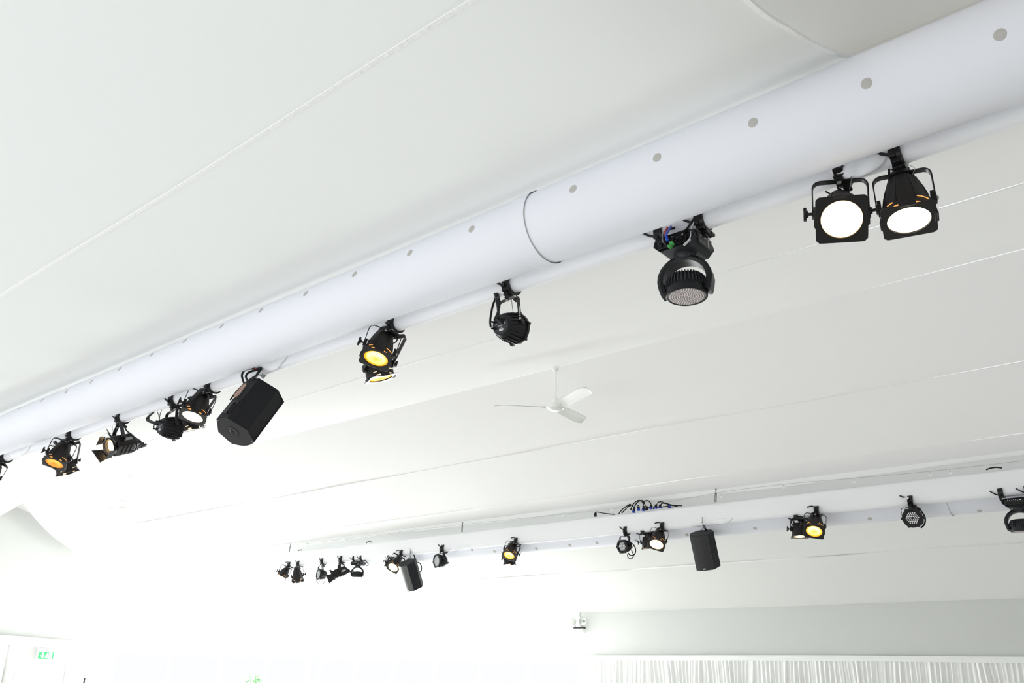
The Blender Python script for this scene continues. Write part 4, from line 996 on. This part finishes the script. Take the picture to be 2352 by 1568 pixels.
def flat(poly, nm, m): 
    n = len(poly); MB().add([(x, -0.007, y-H_*0.08) for x, y in poly]+[(x, -0.009, y-H_*0.08) for x, y in poly], [list(range(n)), list(range(n, 2*n))[::-1]]+[(i, (i+1) % n, n+(i+1) % n, n+i) for i in range(n)]).build(nm, m, ex, 0, world=Me)
k = ph_
flat([(-pw*.27, .42*k), (-pw*.19, .42*k), (-pw*.19, 0), (-pw*.10, 0), (-pw*.23, -.40*k), (-pw*.36, 0), (-pw*.27, 0)], 'arrow_symbol', WHT)
flat([(pw*.16, .42*k), (pw*.40, .42*k), (pw*.40, -.42*k), (pw*.16, -.42*k)], 'doorway_symbol', WHT)
flat([(-pw*.01, .14*k), (pw*.06, .20*k), (pw*.12, .10*k), (pw*.15, -.02*k), (pw*.12, -.04*k), (pw*.09, .05*k), (pw*.06, -.08*k), (pw*.12, -.22*k), (pw*.11, -.40*k), (pw*.08, -.40*k), (pw*.08, -.24*k), (pw*.02, -.16*k), (-pw*.05, -.36*k), (-pw*.08, -.34*k), (-pw*.01, -.08*k), (0, .06*k), (-pw*.05, 0)], 'running_figure', WHT)
flat([(pw*.08+.035*k*2*math.cos(t*math.pi/6), .31*k+.07*k*math.sin(t*math.pi/6)) for t in range(12)], 'figure_head', WHT)
MB().tube([(0, 0, H_/2), (0, 0, H_/2+0.07), (-0.04, 0, H_/2+0.10)], 0.01, 8, sm=0).build('hanger', WHITEP, ex, 40)
MB().lathe([(0.012, -0.003), (0.012, 0.001)], 10, T(0, -0.0, H_*0.36) @ R(90, 'X')).build('test_button', INK, ex, 0, world=Me)

# ------------------------------------------------------------------ far rig: wire, lining clips, turnbuckles, leads
TURN = mat('dull_zinc', (0.10, 0.105, 0.10), 0.5, 0.4)
WYR = 10.30
wp = [at(x, y, WYR) for x, y in ((674, 1252), (1000, 1211), (1300, 1180), (1500, 1158), (1648, 1131.5), (1802, 1111.5), (1961, 1098), (2136, 1082), (2352, 1058))]
tag(MB().tube(wp, 0.0022, 5, sm=3).build('hanging_wire', STEEL, None, 60), 'thin steel wire stretched above the farther truss under the ceiling edge', 'wire')
clip_src = None
for i, (x, y) in enumerate([(680, 1249), (706, 1247.5), (796, 1238), (895, 1226), (918, 1223), (1001, 1211), (1090, 1202), (1191, 1190), (1292, 1180), (1404, 1168), (1657, 1137), (1800, 1115), (1961, 1102), (2136, 1086), (2182, 1081.5)]):
    p = at(x, y, WYR-0.01)
    e = bpy.data.objects.new('lining_clip', None); e.location = p; C.objects.link(e)
    tag(e, 'small white eyelet tab holding the lining edge to the wire above the farther truss', 'clip', 'eyelet tabs along the wire above the farther truss')
    if clip_src is None:
        tabm = MB().box((0, 0, -0.012), (0.034, 0.003, 0.05)).build('tab', PAPER, e, 0, bevel=0.001)
        ey = MB(); ey.sweep([Vector((0.008*math.cos(t*math.pi/6), -0.003, 0.008*math.sin(t*math.pi/6))) for t in range(12)], [(-.002, -.002), (.002, -.002), (.002, .002), (-.002, .002)], Vector((0, 1, 0)), closed=True)
        eyo = ey.build('eyelet', STEEL, e, 30); clip_src = (tabm.data, eyo.data)
    else: reuse(clip_src[0], 'tab', e); reuse(clip_src[1], 'eyelet', e)
for lab, top, bot in (('steel turnbuckle holding the farther truss, above the black speaker', (1644.5, 1122), (1643.5, 1153)),
                      ('steel turnbuckle at the centre of the farther truss', (1062.5, 1199), (1061, 1222)),
                      ('thin turnbuckle at the left end of the farther truss', (667.5, 1248), (664, 1268))):
    A = at(*top, 10.28); B = at(*bot, 10.28); e = empty('turnbuckle', B, lab, 'turnbuckle', 'turnbuckles of the farther truss'); h = (A-B)
    MB().tube([h*0.62, h], 0.006, 6, sm=0).build('threaded_rod', TURN, e, 40)
    m = MB(); sd = Vector((0.009, 0, 0))
    for sg in (-1, 1): m.tube([sd*sg+h*0.06, sd*sg+h*0.62], 0.0045, 6, sm=0)
    m.box(tuple(h*0.62), (0.026, 0.010, 0.010)); m.box(tuple(h*0.06), (0.026, 0.010, 0.010)); m.build('body', TURN, e, 30)
    MB().lathe([(0.014, -0.008), (0.014, 0.0)], 12, T(*h)).build('ceiling_plate', INK, e, 30)
def lead(label, pts, plugs=(), r=0.0075, Y=10.37, blue=True):
    P_ = [at(x, y, Y) for x, y in pts]; e = empty('power_cable', P_[0], label, 'cable', 'cables lying along the top of the farther truss')
    MB().tube([p-P_[0] for p in P_], r, 6, sm=6).build('cable', K, e, 60)
    for (x, y, x2, y2, bl) in plugs:
        A = at(x, y, Y)-P_[0]; B = at(x2, y2, Y)-P_[0]; d = (B-A)
        MB().lathe([(0.010, 0), (0.018, d.length*0.25), (0.020, d.length*0.6), (0.020, d.length)], 12, T(*A) @ frame(Vector((1, 0, 0)), d)).build('plug', K, e, 35)
        if bl: MB().lathe([(0.021, d.length*0.72), (0.022, d.length*1.12)], 12, T(*A) @ frame(Vector((1, 0, 0)), d)).build('blue_socket', BLUE, e, 35)
lead('black cable with an upright plug, left of the plug cluster on the farther truss', [(1367, 1180), (1370, 1175.5), (1385, 1178), (1400, 1180), (1412, 1181)], [(1368, 1176, 1367.5, 1186, False)])
lead('leftmost low arch of black cable in the plug cluster', [(1421, 1180), (1427, 1172), (1436, 1164), (1447, 1159), (1454, 1162), (1458, 1168)], [(1457, 1166, 1455, 1176, True)])
lead('second low arch of black cable in the plug cluster', [(1428, 1178), (1438, 1168), (1446, 1161), (1452, 1160), (1449, 1171)], [(1448, 1157, 1446, 1161, False)])
lead('tallest arch of black cable in the plug cluster', [(1448, 1171), (1454, 1158), (1463, 1150), (1471, 1149), (1476, 1154), (1480, 1165), (1484, 1172)], [(1479, 1162, 1477, 1172, True)])
lead('arch of black cable dropping to a blue plug in the cluster centre', [(1456, 1172), (1458, 1162), (1465, 1152), (1474, 1149), (1478, 1152), (1477, 1163)], [(1466, 1160, 1467, 1171, True)])
lead('right-hand round arch of black cable in the plug cluster', [(1478, 1152), (1486, 1149), (1493, 1153), (1496, 1160), (1496, 1165)], [(1496, 1158, 1495, 1168, True)])
lead('inner arch of black cable right of the cluster centre', [(1479, 1152), (1482, 1160), (1486, 1170), (1490, 1166), (1497, 1163), (1503, 1166)], [(1486, 1162, 1486, 1171, False)])
lead('long black cable running right from the plug cluster', [(1507, 1162), (1511, 1154), (1519, 1152), (1532, 1156), (1547, 1160), (1567, 1161)], [(1507, 1158, 1506, 1167, True)])
lead('second long black cable running right from the plug cluster', [(1516, 1162), (1520, 1156), (1528, 1156), (1538, 1159), (1556, 1163)], [(1516, 1158, 1516, 1166, True)])
lead('low black cable lying flat right of the plug cluster', [(1500, 1168), (1520, 1164), (1532, 1162.5), (1545, 1164)], [(1533, 1162.5, 1539, 1163, True)])
lead('short black cable hump near the right end of the farther truss', [(2265, 1078.5), (2274, 1075), (2288, 1073), (2301, 1074.5)], r=0.008)
lead('short black cable hump left of centre on the farther truss', [(841, 1246.5), (845, 1244), (850, 1243.5), (854, 1245)], r=0.008)
lead('short black cable hump at the left end of the farther truss', [(686, 1264), (690, 1262), (694, 1263.5)], r=0.008)

# ------------------------------------------------------------------ flowers standing in the bright window
fl = empty('flower_arrangement', at(590, 1568, 13.9)+Vector((0, 0, -0.45)), 'pink and pale green flowers, only their tops showing against the bright window', 'flowers')
rnd = random.Random(5)
LEAFM = mat('pale_green_leaf', (0.05, 0.22, 0.045), 0.6, noise=0.3, nscale=9); PETAL = mat('pink_petal', (0.45, 0.02, 0.25), 0.6, noise=0.25, nscale=9); PALEP = mat('pale_petal', (0.45, 0.5, 0.2), 0.6)
st = MB(); leaves = []
for i in range(26):
    x = rnd.uniform(-0.42, 0.42); y = rnd.uniform(-0.2, 0.2); h = 0.72-0.9*x*x+rnd.uniform(-0.16, 0.06)-0.3*abs(x)
    st.tube([(x*0.15, y*0.15, 0), (x*0.6, y*0.6, h*0.5), (x, y, h)], 0.003, 5)
    for j in range(3):
        t = rnd.uniform(0.5, 0.98); px, py, pz = x*t, y*t, h*t; aa = rnd.uniform(0, 360)
        leaves.append((T(px, py, pz) @ R(aa, 'Z') @ R(rnd.uniform(10, 60), 'Y'), rnd.uniform(0.08, 0.13)))
    if i % 2 == 0:
        fm = MB()
        for kk in range(6): fm.add([(0, 0, 0), (0.018, -0.011, 0.008), (0.034, 0, 0.012), (0.018, 0.011, 0.008)], [(0, 1, 2, 3)], T(x, y, h) @ R(60*kk, 'Z'))
        fm.build('blossom', PETAL if i % 4 == 0 else PALEP, fl, 0, thick=0.001)
st.build('stems', LEAFM, fl, 60)
for Ml, sz in leaves: MB().add([(0, 0, 0), (sz*.45, -sz*.22, .01), (sz, 0, 0), (sz*.45, sz*.22, .01)], [(0, 1, 2, 3)], Ml).build('leaf', LEAFM, fl, 0, thick=0.001)
MB().lathe([(0.06, -0.02-0.35), (0.09, -0.2), (0.05, 0.0), (0.07, 0.08)], 20).build('vase', WHITEP, fl, 50)
gz = fl.location.z-0.37
ped = MB(); ped.lathe([(0.20, 0), (0.20, 0.03), (0.04, 0.06), (0.035, gz-0.05), (0.16, gz-0.03), (0.16, gz)], 20)
tag(ped.build('plant_stand', WHITEP, None, 40), 'white round stand below the frame carrying the flowers', 'stand').location = (fl.location.x, fl.location.y, 0)
# dark frame corner low at the left
p = atx(195, 1556, XL+0.6)
bo_ = MB(); bo_.tube([(p.x, p.y, 0.0), (p.x, p.y, p.z)], 0.018, 8, sm=0)
tag(bo_.build('slim_post', GREYPL, None, 40), 'slim dark metal post top just in view at the bottom left', 'post')
